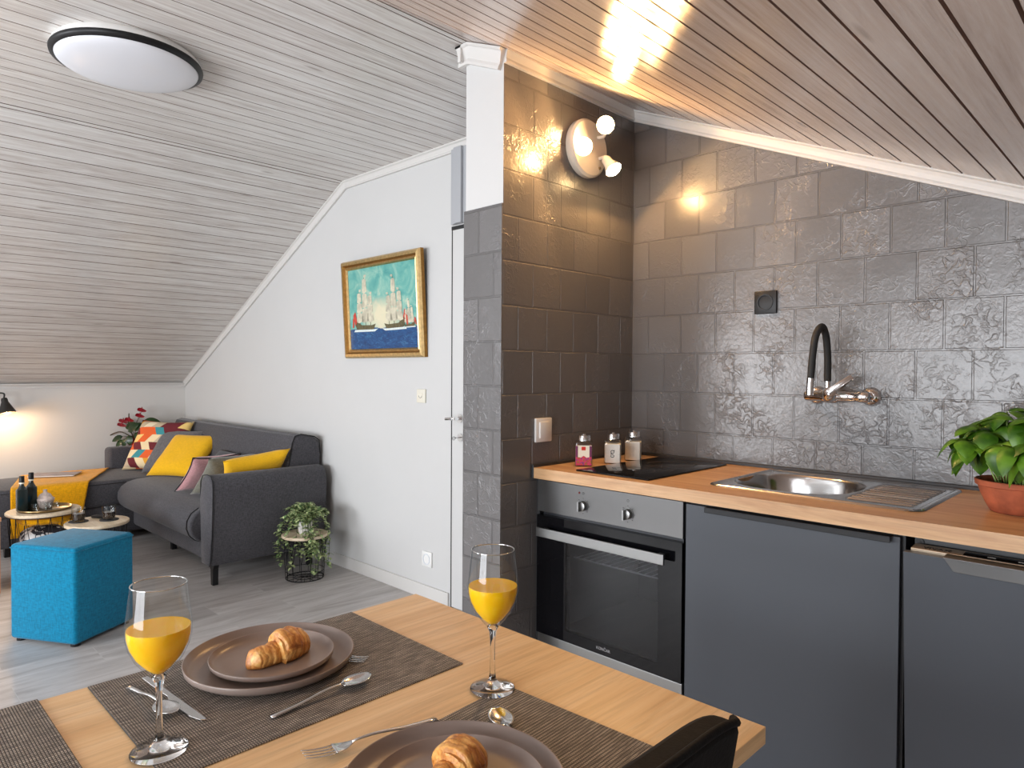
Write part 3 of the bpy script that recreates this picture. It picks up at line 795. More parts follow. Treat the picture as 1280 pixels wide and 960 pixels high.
# tap
fx, fz, fy = -.862, 1.172, 2.392
tp = thing('wall_tap', 'chrome wall mixer tap with black hose spout above the sink', 'tap', (fx, YK, fz))
Mx = Matrix.Rotation(PI/2, 4, 'X')
for x in (-.055, .118):
    bm = bmesh.new()
    lathe(bm, [(.0, .022), (.016, .022), (.024, .016), (.031, .006), (.032, 0)], 28, Matrix.Translation((x, 0, 0)) @ Mx)
    lathe(bm, [(.014, .02), (.014, .045)], 20, Matrix.Translation((x, 0, 0)) @ Mx)
    obj('escutcheon', bm, 'chrome', tp, smooth=True, auto=50)
bm = bmesh.new(); My = Matrix.Rotation(PI/2, 4, 'Y')
lathe(bm, [(0, -.075), (.015, -.075), (.018, -.07), (.018, -.02), (.023, -.015), (.024, .03), (.018, .036), (.0165, .095), (.019, .098), (.019, .125), (.015, .13), (0, .13)], 28, Matrix.Translation((0, -.058, 0)) @ My)
obj('body', bm, 'chrome', tp, smooth=True, auto=50)
bm = bmesh.new(); tube(bm, [(-.002, -.058, .01), (-.002, -.058, .055)], .0095, 16); obj('spout_base', bm, 'chrome', tp, smooth=True, auto=50)
bm = bmesh.new(); tube(bm, bez([(-.002, -.058, .05), (-.002, -.060, .13), (-.003, -.075, .2), (-.006, -.105, .232), (-.012, -.140, .2), (-.016, -.155, .13), (-.018, -.162, .058)], 48), .0115, 16)
obj('hose', bm, 'black_matte', tp, smooth=True, auto=50)
bm = bmesh.new(); tube(bm, [(-.018, -.162, .06), (-.019, -.165, .005)], [.0125, .012], 18); obj('nozzle', bm, 'chrome', tp, smooth=True, auto=50)
bm = bmesh.new(); M = Matrix.Translation((.012, -.085, .0)) @ Euler((math.radians(62), 0, math.radians(28))).to_matrix().to_4x4()
lathe(bm, [(0, .034), (.018, .034), (.022, .026), (.022, 0)], 24, M)
M = Matrix.Translation((.016, -.105, .012)) @ Euler((math.radians(-20), math.radians(52), 0)).to_matrix().to_4x4()
rbox(bm, -.009, .009, -.020, .020, .0, .09, .004, 2, 0, M)
obj('lever', bm, 'chrome', tp, smooth=True, auto=40)

# oven
ov = thing('oven', 'built in steel and black glass oven under the hob', 'oven', (-1.38, 1.84, .262))   # local z0 = bottom
OW, OH = .2985, .595
bm = bmesh.new(); box(bm, -OW+.01, OW-.01, .03, .05, .0, .58, 0)
box(bm, -OW+.01, -.22, .02, .55, .0, .585); box(bm, .22, OW-.01, .02, .55, .0, .585); box(bm, -.22, .22, .02, .55, 0, .06); box(bm, -.22, .22, .02, .55, .42, .585); box(bm, -.22, .22, .53, .55, .06, .42)
bm2 = bmesh.new()
for f in list(bm.faces)[:6]: bm.faces.remove(f)
obj('cavity', bm, plain('oven_enamel', (.022, .024, .03, 1), .45), ov); bm2.free()
bm = bmesh.new(); box(bm, -OW, OW, -.002, .02, .480, .595); obj('control_panel', bm, 'brushed', ov, bevel=.0015)
bm = bmesh.new(); box(bm, -OW, OW, 0, .02, .0, .034); obj('bottom_strip', bm, 'brushed_light', ov, bevel=.001)
od = None
bm = bmesh.new()
wx0, wx1, wz0, wz1 = -.162, .215, .075, .395
box(bm, -OW, wx0, -.006, .018, .038, .468); box(bm, wx1, OW, -.006, .018, .038, .468); box(bm, wx0, wx1, -.006, .018, .038, wz0); box(bm, wx0, wx1, -.006, .018, wz1, .468)
od = obj('door', bm, 'glass_black', ov)
bm = bmesh.new(); box(bm, wx0, wx1, -.006, -.002, wz0, wz1); obj('window', bm, 'oven_glass', od)
bm = bmesh.new(); rbox(bm, -.272, .255, -.042, -.033, .398, .431, .002, 2); box(bm, -.26, -.24, -.036, -.005, .41, .425); box(bm, .22, .24, -.036, -.005, .41, .425); obj('handle', bm, 'brushed_light', od)
bm = text_bm('KONČAR', .0135); obj('brand_text', bm, plain('grey_print', (.35, .35, .36, 1), .4), od, loc=(.005, -.0064, .058), rot=(PI/2, 0, 0))
for kx in (-.088, .097):
    bm = bmesh.new(); M = Matrix.Translation((kx, -.002, .527)) @ Matrix.Rotation(PI/2, 4, 'X')
    lathe(bm, [(0, .017), (.012, .017), (.0165, .015), (.0175, .0)], 32, M); box(bm, kx-.0032, kx+.0032, -.033, -.018, .511, .543)
    lathe(bm, [(.022, .002), (.022, 0)], 32, M)
    k = obj('knob', bm, 'brushed_light', ov, smooth=True, auto=35)
    bm = bmesh.new()
    for a in range(8):
        t = 2*PI*a/8; bx_, bz_ = kx+.026*math.sin(t), .527+.026*math.cos(t); box(bm, bx_-.0012, bx_+.0012, -.0026, -.0018, bz_-.0012, bz_+.0012)
    tube(bm, [(kx+.004*math.cos(t), -.0023, .570+.004*math.sin(t)) for t in [2*PI*q/12 for q in range(12)]], .0005, 4, True)
    obj('dial_marks', bm, 'black_plastic', k)
bm = bmesh.new(); lathe(bm, [(0, .0015), (.0035, .0015), (.004, 0)], 16, Matrix.Translation((-.105+.0, -.002, .570)) @ Matrix.Rotation(PI/2, 4, 'X')); obj('indicator_light', bm, plain('red_lens', (.12, .004, .004, 1), .2), ov)
bm = bmesh.new()
for k in range(15): tube(bm, [(-.205+.41*k/14, .10, .305), (-.205+.41*k/14, .46, .305)], .0016, 5)
tube(bm, [(-.212, .10, .306), (.212, .10, .306)], .003, 6); tube(bm, [(-.212, .46, .306), (.212, .46, .306)], .003, 6); tube(bm, [(-.212, .28, .304), (.212, .28, .304)], .002, 6)
obj('rack', bm, plain('rack_wire', (.62, .62, .62, 1), .35, .2), ov)

# cabinets
pc = thing('oven_cabinet', 'grey cabinet housing around the oven', 'cabinet', (-1.38, 1.86, 0))
bm = bmesh.new(); box(bm, -.315, -.3, -.01, .57, .1, .862); box(bm, .3, .302, -.005, .57, .1, .862); box(bm, -.3, .3, 0, .57, .1, .25); obj('carcass', bm, 'dark_grey', pc)
bm = bmesh.new(); box(bm, -.299, .299, -.02, -.002, .10, .257); obj('lower_panel', bm, 'cab_grey', pc, bevel=.001)
bm = bmesh.new(); box(bm, -.315, .3, .03, .045, 0, .1); obj('plinth', bm, 'dark_grey', pc)
sc_ = thing('sink_cabinet', 'matt grey sink cabinet under the worktop', 'cabinet', (-.774, 1.86, 0))
bm = bmesh.new(); box(bm, -.298, -.282, 0, .57, .1, .862); box(bm, .276, .292, 0, .57, .1, .862); box(bm, -.28, .274, 0, .57, .1, .116); box(bm, -.28, .274, .55, .57, .1, .862); box(bm, -.28, .274, .0, .02, .74, .862); obj('carcass', bm, 'dark_grey', sc_)
bm = bmesh.new(); box(bm, -.299, .285, -.020, -.002, .10, .852); dd = obj('door', bm, 'cab_grey', sc_, bevel=.0012)
bm = bmesh.new(); rbox(bm, -.228, .268, -.040, -.012, .850, .8545, .0015, 2); box(bm, -.228, .268, -.040, -.037, .838, .852); obj('handle', bm, 'black_metal', dd, bevel=.001)
bm = bmesh.new(); box(bm, -.3, .29, .03, .045, 0, .1); obj('plinth', bm, 'dark_grey', sc_)

MT['pale_print'] = plain('pale_print', (.4, .38, .35, 1), .5)
dw = thing('dishwasher', 'grey fronted dishwasher with its door slightly open', 'dishwasher', (-.462, 1.86, 0))
bm = bmesh.new(); Wd = .598
box(bm, 0, .022, 0, .55, .1, .858); box(bm, Wd-.022, Wd, 0, .55, .1, .858); box(bm, .022, Wd-.022, 0, .55, .842, .858); box(bm, .022, Wd-.022, .53, .55, .1, .842); box(bm, .022, Wd-.022, 0, .55, .1, .13)
obj('body', bm, 'dark_grey', dw)
bm = bmesh.new(); tube(bm, bez([(.03, .012, .2), (.03, .012, .7), (.045, .012, .80), (.09, .012, .832), (.3, .012, .836), (.5, .012, .832), (.555, .012, .80), (.568, .012, .7), (.568, .012, .2)], 60), .009, 10); obj('gasket', bm, 'black_matte', dw, smooth=True)
bm = bmesh.new(); rbox(bm, .04, .558, .05, .5, .60, .612, .003)
for k in range(14): tube(bm, [(.05+.5*k/13, .06, .612), (.05+.5*k/13, .06, .70), (.05+.5*k/13, .49, .70), (.05+.5*k/13, .49, .612)], .002, 5)
obj('basket', bm, 'dark_grey', dw)
bm = bmesh.new(); tube(bm, [(.011, -.004, .845), (.011, .004, .845)], .009, 20); tube(bm, [(.011, -.006, .845), (.011, .0, .845)], .003, 10); obj('hinge_cap', bm, 'black_metal', dw)
bm = bmesh.new(); H = .732
box(bm, .001, Wd, -.020, -.002, 0, H)
dw_door = obj('door', bm, 'cab_grey', dw, bevel=.0012, loc=(-.006, .0, .105), rot=(math.radians(4.6), 0, 0))
bm = bmesh.new(); box(bm, .02, Wd-.012, -.002, .045, 0.02, H-.004); obj('inner_door', bm, 'brushed_light', dw_door)
bm = bmesh.new(); box(bm, .012, Wd-.012, .0, .042, H-.003, H+.006); obj('control_strip', bm, plain('champagne_steel', srgb(190, 172, 150), .35, .7), dw_door, bevel=.001)
bm = bmesh.new(); box(bm, .115, Wd-.05, .004, .034, H+.006, H+.0068)
obj('display', bm, 'glass_black', dw_door)
for k in range(7):
    bm = bmesh.new(); box(bm, .16+.055*k, .175+.055*k, .016, .020, H+.0069, H+.0073); obj('display_symbol', bm, 'pale_print', dw_door)
bm = text_bm('VIVAX', .020); obj('brand_text', bm, 'black_plastic', dw_door, loc=(.062, .016, H+.0064))
bm = bmesh.new(); zt_ = H+.006
pl = [(.085, zt_), (.105, zt_-.030), (Wd-.085, zt_-.030), (Wd-.065, zt_)]
prism(bm, pl, 1, -.034, -.0305); prism(bm, [(.085, zt_-.004), (Wd-.065, zt_-.004), (Wd-.065, zt_), (.085, zt_)], 1, -.031, -.001)
obj('handle', bm, 'brushed', dw_door, bevel=.0008)
bm = bmesh.new(); box(bm, 0, Wd, .03, .045, 0, .1); obj('plinth', bm, 'dark_grey', dw)
bm = bmesh.new(); box(bm, .138, .156, 1.84, 2.43, 0, .861); tag(obj('end_panel', bm, 'cab_grey', bevel=.001), 'grey end panel closing the kitchen units at the right', 'panel')

# jars
def jar(name, label, loc, rz, inner):
    t = thing(name, label, 'jar', loc, rz, 'square glass jars on the worktop')
    s = .0335
    bm = bmesh.new(); rbox(bm, -s, s, -s, s, 0, .092, .008, 3)
    lathe(bm, [(.021, .090), (.020, .094), (.0195, .098)], 24)
    obj('glass_body', bm, 'glass', t, smooth=True, auto=35)
    bm = bmesh.new(); lathe(bm, [(0, .117), (.005, .117), (.006, .114), (.0225, .113), (.024, .110), (.024, .0925), (.022, .0925)], 32); obj('lid', bm, 'chrome', t, smooth=True, auto=40)
    bm = bmesh.new(); rbox(bm, -s+.003, s-.003, -s+.003, s-.003, .004, .076, .005, 2)
    obj('contents', bm, 'jar_white' if inner != 'fruit' else 'jar_red', t)
    y = -s-.0012
    if inner == 'fruit':
        bm = bmesh.new(); box(bm, -.029, .029, y, y+.001, .004, .078); lb = obj('label', bm, 'label_cream', t)
        bm = bmesh.new(); box(bm, -.008, .007, y-.0008, y, .060, .073); obj('label_mark', bm, 'label_red', lb)
        for e0, e1 in ((-.029, -.021), (.021, .029)):
            bm = bmesh.new(); box(bm, e0, e1, y-.0006, y, .034, .076); obj('label_border', bm, 'label_purple', lb)
        bm = bmesh.new(); prism(bm, [(-.029, .004), (.029, .004), (.029, .036), (.010, .033), (0, .040), (-.010, .033), (-.029, .036)], 1, y-.001, y); obj('label_picture', bm, 'label_fruit', lb)
    elif inner == 'g':
        bm = bmesh.new(); box(bm, -.027, .027, y, y+.001, .004, .074); lb = obj('label', bm, 'jar_white', t)
        bm = bmesh.new(); yy = y-.0004
        tube(bm, [(.0062*math.cos(a), yy, .046+.0058*math.sin(a)) for a in [2*PI*k/20 for k in range(20)]], .0012, 6, True)
        tube(bm, bez([(-.004, yy, .0405), (-.006, yy, .0375), (.0, yy, .0355), (.006, yy, .032), (.004, yy, .0268), (-.002, yy, .0255), (-.0065, yy, .029), (-.004, yy, .0335)], 28), .0012, 6)
        tube(bm, [(.0045, yy, .050), (.008, yy, .053)], .0013, 6); obj('letter', bm, 'black_plastic', lb)
    else:
        bm = bmesh.new(); box(bm, -.027, .027, y, y+.001, .004, .076); lb = obj('label', bm, 'jar_white', t)
        bm = bmesh.new()
        for k in range(5): box(bm, -.010+.004*k, -.0092+.004*k, y-.0004, y, .018, .058)
        obj('label_lines', bm, plain('faint_print', srgb(180, 176, 168), .6), lb)
MT['jar_white'] = plain('jar_white', srgb(226, 224, 216), .6, noise_amt=.05, nscale=90)
MT['jar_red'] = plain('jar_red', srgb(140, 104, 108), .5, noise_amt=.4, nscale=120)
MT['label_cream'] = plain('label_cream', srgb(236, 228, 208), .5); MT['label_red'] = plain('label_red', srgb(206, 40, 24), .4); MT['label_purple'] = plain('label_purple', srgb(110, 38, 84), .5)
def fruit():
    m, N, L, P = nmat('label_fruit')
    L.new(ramp(N, L, noise_(N, L, coords(N, L), 150, 3, .6), [(.35, srgb(88, 44, 120)), (.45, srgb(206, 60, 110)), (.55, srgb(206, 44, 30)), (.62, srgb(60, 110, 50)), (.75, srgb(230, 120, 70))]), P.inputs['Base Color']); P.inputs['Roughness'].default_value = .5
    return m
MT['label_fruit'] = fruit()
jar('glass_jar', 'square glass jar with a red and purple fruit label', (-1.598, 2.002, ZTOP), math.radians(38), 'fruit')
jar('glass_jar', 'middle glass jar with white label marked with a black letter', (-1.566, 2.140, ZTOP), math.radians(34), 'g')
jar('glass_jar', 'rearmost glass jar with a plain white label, nearest the corner', (-1.560, 2.268, ZTOP), math.radians(30), 'lines')

# ------------------------------------------------------------------ leaves
def leaf(bm, base, d, up, Ln, Wd, curl=.2, fold=.1, bulge=0.0, ns=5, nt=4, mi=0, tipw=.85):
    d = d.normalized(); s = d.cross(up)
    if s.length < 1e-4: s = d.orthogonal()
    s.normalize(); u = s.cross(d).normalized()
    rows = []
    for i in range(ns+1):
        t = i/ns; w = Wd*.5*(math.sin(PI*min(1, t**tipw))**.75 if 0 < t < 1 else 0.02)
        c = base+d*(Ln*(t-curl*.25*t*t))-u*(Ln*curl*t*t)
        row = []
        for j in range(nt+1):
            q = -1+2*j/nt
            row.append(bm.verts.new(c+s*(q*w)+u*(abs(q)*w*fold-bulge*w*q*q+bulge*w)))
        rows.append(row)
    for i in range(ns):
        for j in range(nt):
            f = bm.faces.new([rows[i][j], rows[i][j+1], rows[i+1][j+1], rows[i+1][j]]); f.smooth = True; f.material_index = mi

# basil
bp = thing('basil_plant', 'bushy green basil in a terracotta pot on the worktop', 'potted plant', (-.298, 2.125, ZTOP))
bm = bmesh.new(); lathe(bm, [(0, 0), (.055, 0), (.060, .003), (.070, .022), (.080, .045), (.087, .066), (.092, .068), (.0935, .080), (.091, .082), (.085, .080), (.078, .062), (0, .062)], 48)
obj('pot', bm, 'terracotta', bp, smooth=True, auto=40)
bm = bmesh.new(); lathe(bm, [(.084, .066), (.04, .070), (0, .068)], 32); obj('soil', bm, 'soil', bp, smooth=True)
bm = bmesh.new(); bs = bmesh.new()
rnd = random.Random(3)
for k in range(34):
    a = rnd.uniform(0, 2*PI); r0 = .055*math.sqrt(rnd.random()); r1 = .02+.105*math.sqrt(rnd.random()); hh = .185+.065*(1-(r1/.13)**2)+rnd.uniform(-.05, .01)
    p0 = V((r0*math.cos(a), r0*math.sin(a), .066)); p1 = V((r1*math.cos(a), r1*math.sin(a), hh)); pm = (p0+p1)/2+V((0, 0, .03))
    tube(bs, bez([p0, pm, p1], 8), .0018, 5)
    for lv in range(2):
        pc_ = p1.lerp(pm, lv*.55)
        for s in range(4 if lv == 0 else 2):
            b = a+s*PI/2+rnd.uniform(-.4, .4)+lv*.7
            el = rnd.uniform(-.65, .3)
            d = V((math.cos(b)*math.cos(el), math.sin(b)*math.cos(el), math.sin(el)))
            leaf(bm, pc_+d*.004, d, V((0, 0, 1)), rnd.uniform(.055, .092), rnd.uniform(.042, .062), rnd.uniform(.3, .8), .1, .45, 7, 6)
obj('foliage', bm, 'basil', bp, recalc=False); obj('stems', bs, 'stem_green', bp, smooth=True)

# ------------------------------------------------------------------ dining table and setting
TZ = .75
dt = thing('dining_table', 'light oak dining table set for breakfast in the foreground', 'table', (-.815, .33, 0))
TX0, TX1, TY0, TY1 = -1.222+.815, -.415+.815, -.95, .605
bm = bmesh.new(); box(bm, TX0, TX1, TY0, TY1, TZ-.025, TZ); obj('tabletop', bm, 'table_oak', dt, bevel=.001)
for x in (TX0+.05, TX1-.05):
    for y in (TY0+.05, TY1-.05):
        bm = bmesh.new(); rbox(bm, x-.022, x+.022, y-.022, y+.022, 0, TZ-.026, .003); obj('leg', bm, 'black_metal', dt)
bm = bmesh.new(); box(bm, TX0+.06, TX1-.06, TY0+.045, TY0+.06, TZ-.09, TZ-.026); box(bm, TX0+.06, TX1-.06, TY1-.06, TY1-.045, TZ-.09, TZ-.026)
box(bm, TX0+.045, TX0+.06, TY0+.06, TY1-.06, TZ-.09, TZ-.026); box(bm, TX1-.06, TX1-.045, TY0+.06, TY1-.06, TZ-.09, TZ-.026); obj('apron', bm, 'black_metal', dt)

def placemat(label, x, y, w, h, rz, group='woven placemats on the table'):
    bm = bmesh.new(); rbox(bm, -w/2, w/2, -h/2, h/2, 0, .0022, .0007, 1)
    return tag(obj('placemat', bm, 'weave', loc=(x, y, TZ+.0003), rot=(0, 0, rz)), label, 'placemat', group)
placemat('dark woven placemat under the full plate setting at the table corner by the floor', -1.043, .528, .348, .476, 0)
placemat('dark woven placemat under the nearest plate, beside the black chair', -.592, .532, .31, .476, math.radians(3))
placemat('dark woven placemat alone at the left edge of the picture', -1.05, -.012, .348, .476, 0)

def plate(label, x, y, z, r, name='plate', group=None, h=.0262):
    bm = bmesh.new(); k = h/.0262
    lathe(bm, [(0, .004), (r*.76, .004), (r*.88, .0065*k), (r*.95, .015*k), (r*.985, .0262*k), (r*.993, .0262*k+.001), (r, .0262*k), (r*.985, .014*k), (r*.90, .003), (r*.78, 0), (0, 0)], 96)
    return tag(obj(name, bm, 'stoneware', smooth=True, loc=(x, y, z)), label, 'plate', group)
PZ = TZ+.0028
plate('large taupe stoneware dinner plate beneath the small plate, left setting', -1.094, .532, PZ, .1365, 'dinner_plate', 'taupe stoneware plates', .020)
plate('small taupe side plate holding the croissant, left setting', -1.092, .534, PZ+.0062, .1005, 'side_plate', 'taupe stoneware plates', .0145)
plate('large taupe dinner plate cut by the bottom edge, near setting', -.604, .518, PZ, .132, 'dinner_plate', 'taupe stoneware plates', .020)
plate('small taupe side plate under the croissant at the bottom edge', -.595, .517, PZ+.0062, .103, 'side_plate', 'taupe stoneware plates', .0145)

def croissant(label, loc, rz, Ln, seed, k=1.0):
    bm = bmesh.new(); n = 110; seg = 40
    # outer layers: (start, end, radius) along the roll; each wrap ends in a visible step
    wraps = [(0, .30, .0150, .0178), (.30, .43, .0178, .0185), (.43, .60, .0262, .0275), (.60, .74, .0268, .0262), (.74, .87, .0236, .0222), (.87, 1.001, .0186, .0150)]
    rings = []
    def rad(t):
        for a, b, r0, r1 in wraps:
            if a <= t < b: return r0+(r1-r0)*(t-a)/(b-a)+.0012*math.sin(PI*(t-a)/(b-a))
        return .012
    for i in range(n+1):
        t = i/n
        end = min(1, (max(t, 0)/.10))**.5 if t < .10 else (min(1, (1-t)/.09)**.5 if t > .91 else 1)
        y = (t-.5)*Ln; x = .008*math.cos((t-.5)*PI)-.006
        ring = []
        for q in range(seg):
            a = 2*PI*q/seg
            tt = min(.999, max(0, t+.035*math.cos(a-.6)+.012*math.sin(2*a+seed)))   # the seams run askew
            r = rad(tt)*max(.12, end)*k
            nz = noise.noise(V((math.cos(a)*2+seed, math.sin(a)*2, t*9)))
            r *= 1+.07*nz
            px, pz = r*math.cos(a)*1.10, r*math.sin(a)*.95
            ring.append(bm.verts.new((x+px, y, max(pz+rad(t)*k*.72*max(.4, end), 0.0))))
        rings.append(ring)
    for A, B in zip(rings, rings[1:]):
        for q in range(seg): bm.faces.new([A[q], A[(q+1) % seg], B[(q+1) % seg], B[q]])
    bm.faces.new(rings[0][::-1]); bm.faces.new(rings[-1])
    return tag(obj('croissant', bm, 'pastry', smooth=True, auto=55, loc=loc, rot=(0, 0, rz)), label, 'croissant', 'croissants on the side plates')
CZ = PZ+.0062+.0042
croissant('golden croissant on the small plate between the two glasses', (-1.080, .542, CZ), math.radians(8), .118, 1, 1.04)
croissant('browned croissant on the nearest plate, partly below the picture edge', (-.607, .520, CZ), math.radians(14), .112, 5, 1.06)

def wineglass(label, x, y):
    t = thing('wine_glass', label, 'glass', (x, y, TZ+.0026), 0, 'stemmed glasses of orange juice')
    out = [(0, .0), (.0345, .0), (.0352, .0012), (.034, .0024), (.020, .0055), (.010, .010), (.0058, .016), (.0045, .024), (.0038, .045), (.0040, .075), (.0055, .090), (.009, .098), (.018, .108), (.029, .122), (.0365, .138), (.0395, .152), (.0398, .163), (.038, .18), (.0350, .205), (.0335, .2185)]
    inn = [(.0325, .2187), (.0338, .205), (.0367, .18), (.0385, .163), (.0382, .152), (.0352, .139), (.0278, .124), (.017, .111), (.008, .103), (0, .1005)]
    bm = bmesh.new(); lathe(bm, out[11:], 64); bw_ = obj('bowl', bm, 'glass', t, smooth=True)
    bm = bmesh.new(); tube(bm, [(.0331*math.cos(2*PI*k/48), .0331*math.sin(2*PI*k/48), .2187) for k in range(48)], .0009, 8, True); obj('rim', bm, 'glass_rim', bw_, smooth=True)
    bm = bmesh.new(); lathe(bm, out[:12]+[(.006, .1003), (0, .1003)], 48); obj('stem_and_foot', bm, 'glass_solid', t, smooth=True)
    bm = bmesh.new(); lathe(bm, [(0, .1010), (.008, .1035), (.0168, .1116), (.0275, .1246), (.0348, .1394), (.0378, .1522), (.0381, .160), (.0379, .1625), (.030, .1620), (0, .1618)], 48); obj('orange_juice', bm, 'juice', t, smooth=True, auto=50)
    return t
g1 = wineglass('stemmed glass of orange juice standing left of the croissant plates', -.946, .307)
dup(g1, (-.767, .737, TZ+.0026), 0, 'stemmed glass of orange juice in front of the tiled partition')

def spoon_bm(Ln=.17, bw=.034, bl=.052):
    bm = bmesh.new()
    # bowl at +y end
    ns, nt = 14, 8; rows = []
    for i in range(ns+1):
        t = i/ns; w = bw/2*math.sin(PI*(.04+.93*t))**.6; yy = Ln-bl+bl*t; row = []
        for j in range(nt+1):
            q = -1+2*j/nt
            row.append(bm.verts.new((q*w, yy, .0085-.0055*(1-q*q)*math.sin(PI*min(1, max(0, t)))+.001*t)))
        rows.append(row)
    for i in range(ns):
        for j in range(nt): bm.faces.new([rows[i][j], rows[i][j+1], rows[i+1][j+1], rows[i+1][j]])
    hs = []
    for i in range(15):
        t = i/14; yy = (Ln-bl+.004)*(1-t)
        w = .0024+.0042*t**1.2; z = .0085-.0065*t*(1.4-.4*t) if t < 1 else .001
        z = .0088+.004*math.sin(PI*min(1, t*1.6))*(1-t)-.0078*t
        hs.append([bm.verts.new(p) for p in ((-w, yy, z), (0, yy, z+.0014), (w, yy, z), (0, yy, z-.0006))])
    for A, B in zip(hs, hs[1:]):
        for k in range(4): bm.faces.new([A[k], A[(k+1) % 4], B[(k+1) % 4], B[k]])
    bm.faces.new(hs[0]); bm.faces.new(hs[-1][::-1])
    return bm
def put(name, label, bm, p, ang, cat, z=.0034, flip=False):
    o = tag(obj(name, bm, 'cutlery', smooth=True, loc=(p[0], p[1], TZ+z), rot=(0, PI if flip else 0, ang)), label, cat, 'steel cutlery on the placemats')
    s = o.modifiers.new('t', 'SOLIDIFY'); s.thickness = .0009; s.offset = 0
    return o
def dirang(a, b): return math.atan2(-(b[0]-a[0]), b[1]-a[1])
put('spoon', 'steel spoon lying to the right of the left plate', spoon_bm(), (-.922, .448), dirang((-.922, .448), (-.927, .61)), 'spoon')
put('spoon', 'steel spoon crossing under the knife beside the left glass', spoon_bm(.15), (-1.165, .336), dirang((-1.165, .336), (-1.018, .350)), 'spoon')
put('spoon', 'steel spoon whose bowl peeks out behind the nearest plate', spoon_bm(.15, .036), (-.572, .618), dirang((-.572, .618), (-.700, .682)), 'spoon')
def knife_bm(Ln=.19):
    bm = bmesh.new()
    P = [(-.0045, 0), (.0045, 0), (.005, .04), (.0042, .085), (.0085, .10), (.0098, .14), (.009, .165), (.004, .185), (-.001, .19), (-.004, .186), (-.0045, .16), (-.0045, .10), (-.0042, .085), (-.005, .04)]
    prism(bm, [(x, y*Ln/.19) for x, y in P], 2, 0, .0016)
    return bm
o = tag(obj('knife', knife_bm(), 'cutlery', loc=(-1.168, .358, TZ+.0105), rot=(math.radians(-2.2), 0, dirang((-1.165, .358), (-.985, .377)))), 'steel knife with rounded blade left of the dinner plate', 'knife', 'steel cutlery on the placemats')
bv = o.modifiers.new('b', 'BEVEL'); bv.width = .0005
def fork_bm():
    bm = bmesh.new(); hs = []
    for i in range(15):
        t = i/14; yy = .125*(1-t); w = .0022+.0045*t; z = .0075+.004*math.sin(PI*min(1, t*1.6))*(1-t)-.0065*t
        hs.append([bm.verts.new(p) for p in ((-w, yy, z), (0, yy, z+.0014), (w, yy, z), (0, yy, z-.0006))])
    for A, B in zip(hs, hs[1:]):
        for k in range(4): bm.faces.new([A[k], A[(k+1) % 4], B[(k+1) % 4], B[k]])
    bm.faces.new(hs[0]); bm.faces.new(hs[-1][::-1])
    rows = []
    for i in range(7):
        t = i/6; w = .0022+.0098*math.sin(t*PI/2); rows.append([bm.verts.new((q*w, .123+.027*t, .0078-.005*math.sin(PI*t*.8)*(1-q*q*.4))) for q in (-1, -.5, 0, .5, 1)])
    for A, B in zip(rows, rows[1:]):
        for j in range(4): bm.faces.new([A[j], A[j+1], B[j+1], B[j]])
    for q in (-.0103, -.0036, .0036, .0103):
        pr = None
        for i in range(6):
            t = i/5; w = .0016*(1-.5*t); c = (q, .148+.042*t, .0045+.006*t*t); cur = [bm.verts.new((c[0]-w, c[1], c[2])), bm.verts.new((c[0]+w, c[1], c[2]))]
            if pr: bm.faces.new([pr[0], pr[1], cur[1], cur[0]])
            pr = cur
    return bm
fo_ = put('fork', 'steel fork showing only its tines beyond the left dinner plate', fork_bm(), (-1.120, .567), dirang((-1.120, .567), (-.985, .655)), 'fork'); fo_.scale = (1, .82, .3)
put('fork', 'steel fork leaning out beside the nearest plate, tines to the left', fork_bm(), (-.752, .612), dirang((-.752, .612), (-.786, .43)), 'fork')

# chair
ch = thing('dining_chair', 'black upholstered dining chair tucked under the table at lower right', 'chair', (-.612, .555, 0), math.radians(-1.5))
bm = bmesh.new(); nU, nV = 22, 14; fr = []; th = .040
def chair_back(u, v, side):
    # u in [-1,1] across (local y), v in [0,1] up
    hw = .185-.02*(1-v)-.0*v; y = u*hw
    ztop = .872-.022*abs(u)**4; zb = .50
    z = zb+(ztop-zb)*v
    x = .200+.050*v-.012*u*u
    return V((x+side*(th/2)*(1-.55*max(0, (abs(u)-.9)/.1)**2), y, z))
verts = {}
for s in (-1, 1):
    for i in range(nU+1):
        for j in range(nV+1): verts[s, i, j] = bm.verts.new(chair_back(-1+2*i/nU, j/nV, s))
for s in (-1, 1):
    for i in range(nU):
        for j in range(nV): bm.faces.new([verts[s, i, j], verts[s, i+1, j], verts[s, i+1, j+1], verts[s, i, j+1]])
for i in range(nU):
    bm.faces.new([verts[-1, i, nV], verts[-1, i+1, nV], verts[1, i+1, nV], verts[1, i, nV]]); bm.faces.new([verts[-1, i, 0], verts[-1, i+1, 0], verts[1, i+1, 0], verts[1, i, 0]])
for j in range(nV):
    for i in (0, nU): bm.faces.new([verts[-1, i, j], verts[-1, i, j+1], verts[1, i, j+1], verts[1, i, j]])
bk = obj('backrest', bm, 'chair_fabric', ch, smooth=True, bevel=.008, auto=60)
bm = bmesh.new(); tube(bm, [chair_back(-1+2*i/nU, 1, 1)+V((-.004, 0, .002)) for i in range(nU+1)], .005, 8); obj('piping', bm, 'chair_fabric', bk, smooth=True)
bm = bmesh.new(); rbox(bm, -.21, .20, -.215, .215, .42, .485, .025, 4); obj('seat', bm, 'chair_fabric', ch, smooth=True, auto=50)
for x, y in ((-.18, -.19), (-.18, .19), (.19, -.19), (.19, .19)):
    bm = bmesh.new(); tube(bm, [(x, y, .43), (x*1.12, y*1.1, 0)], [.014, .010], 12); obj('leg', bm, 'black_metal', ch, smooth=True, auto=50)
for y in (-.12, .12):
    bm = bmesh.new(); tube(bm, [(.16, y, .44), (.20, y, .48), (.215, y, .56)], .011, 8); obj('back_support', bm, 'black_metal', ch, smooth=True)

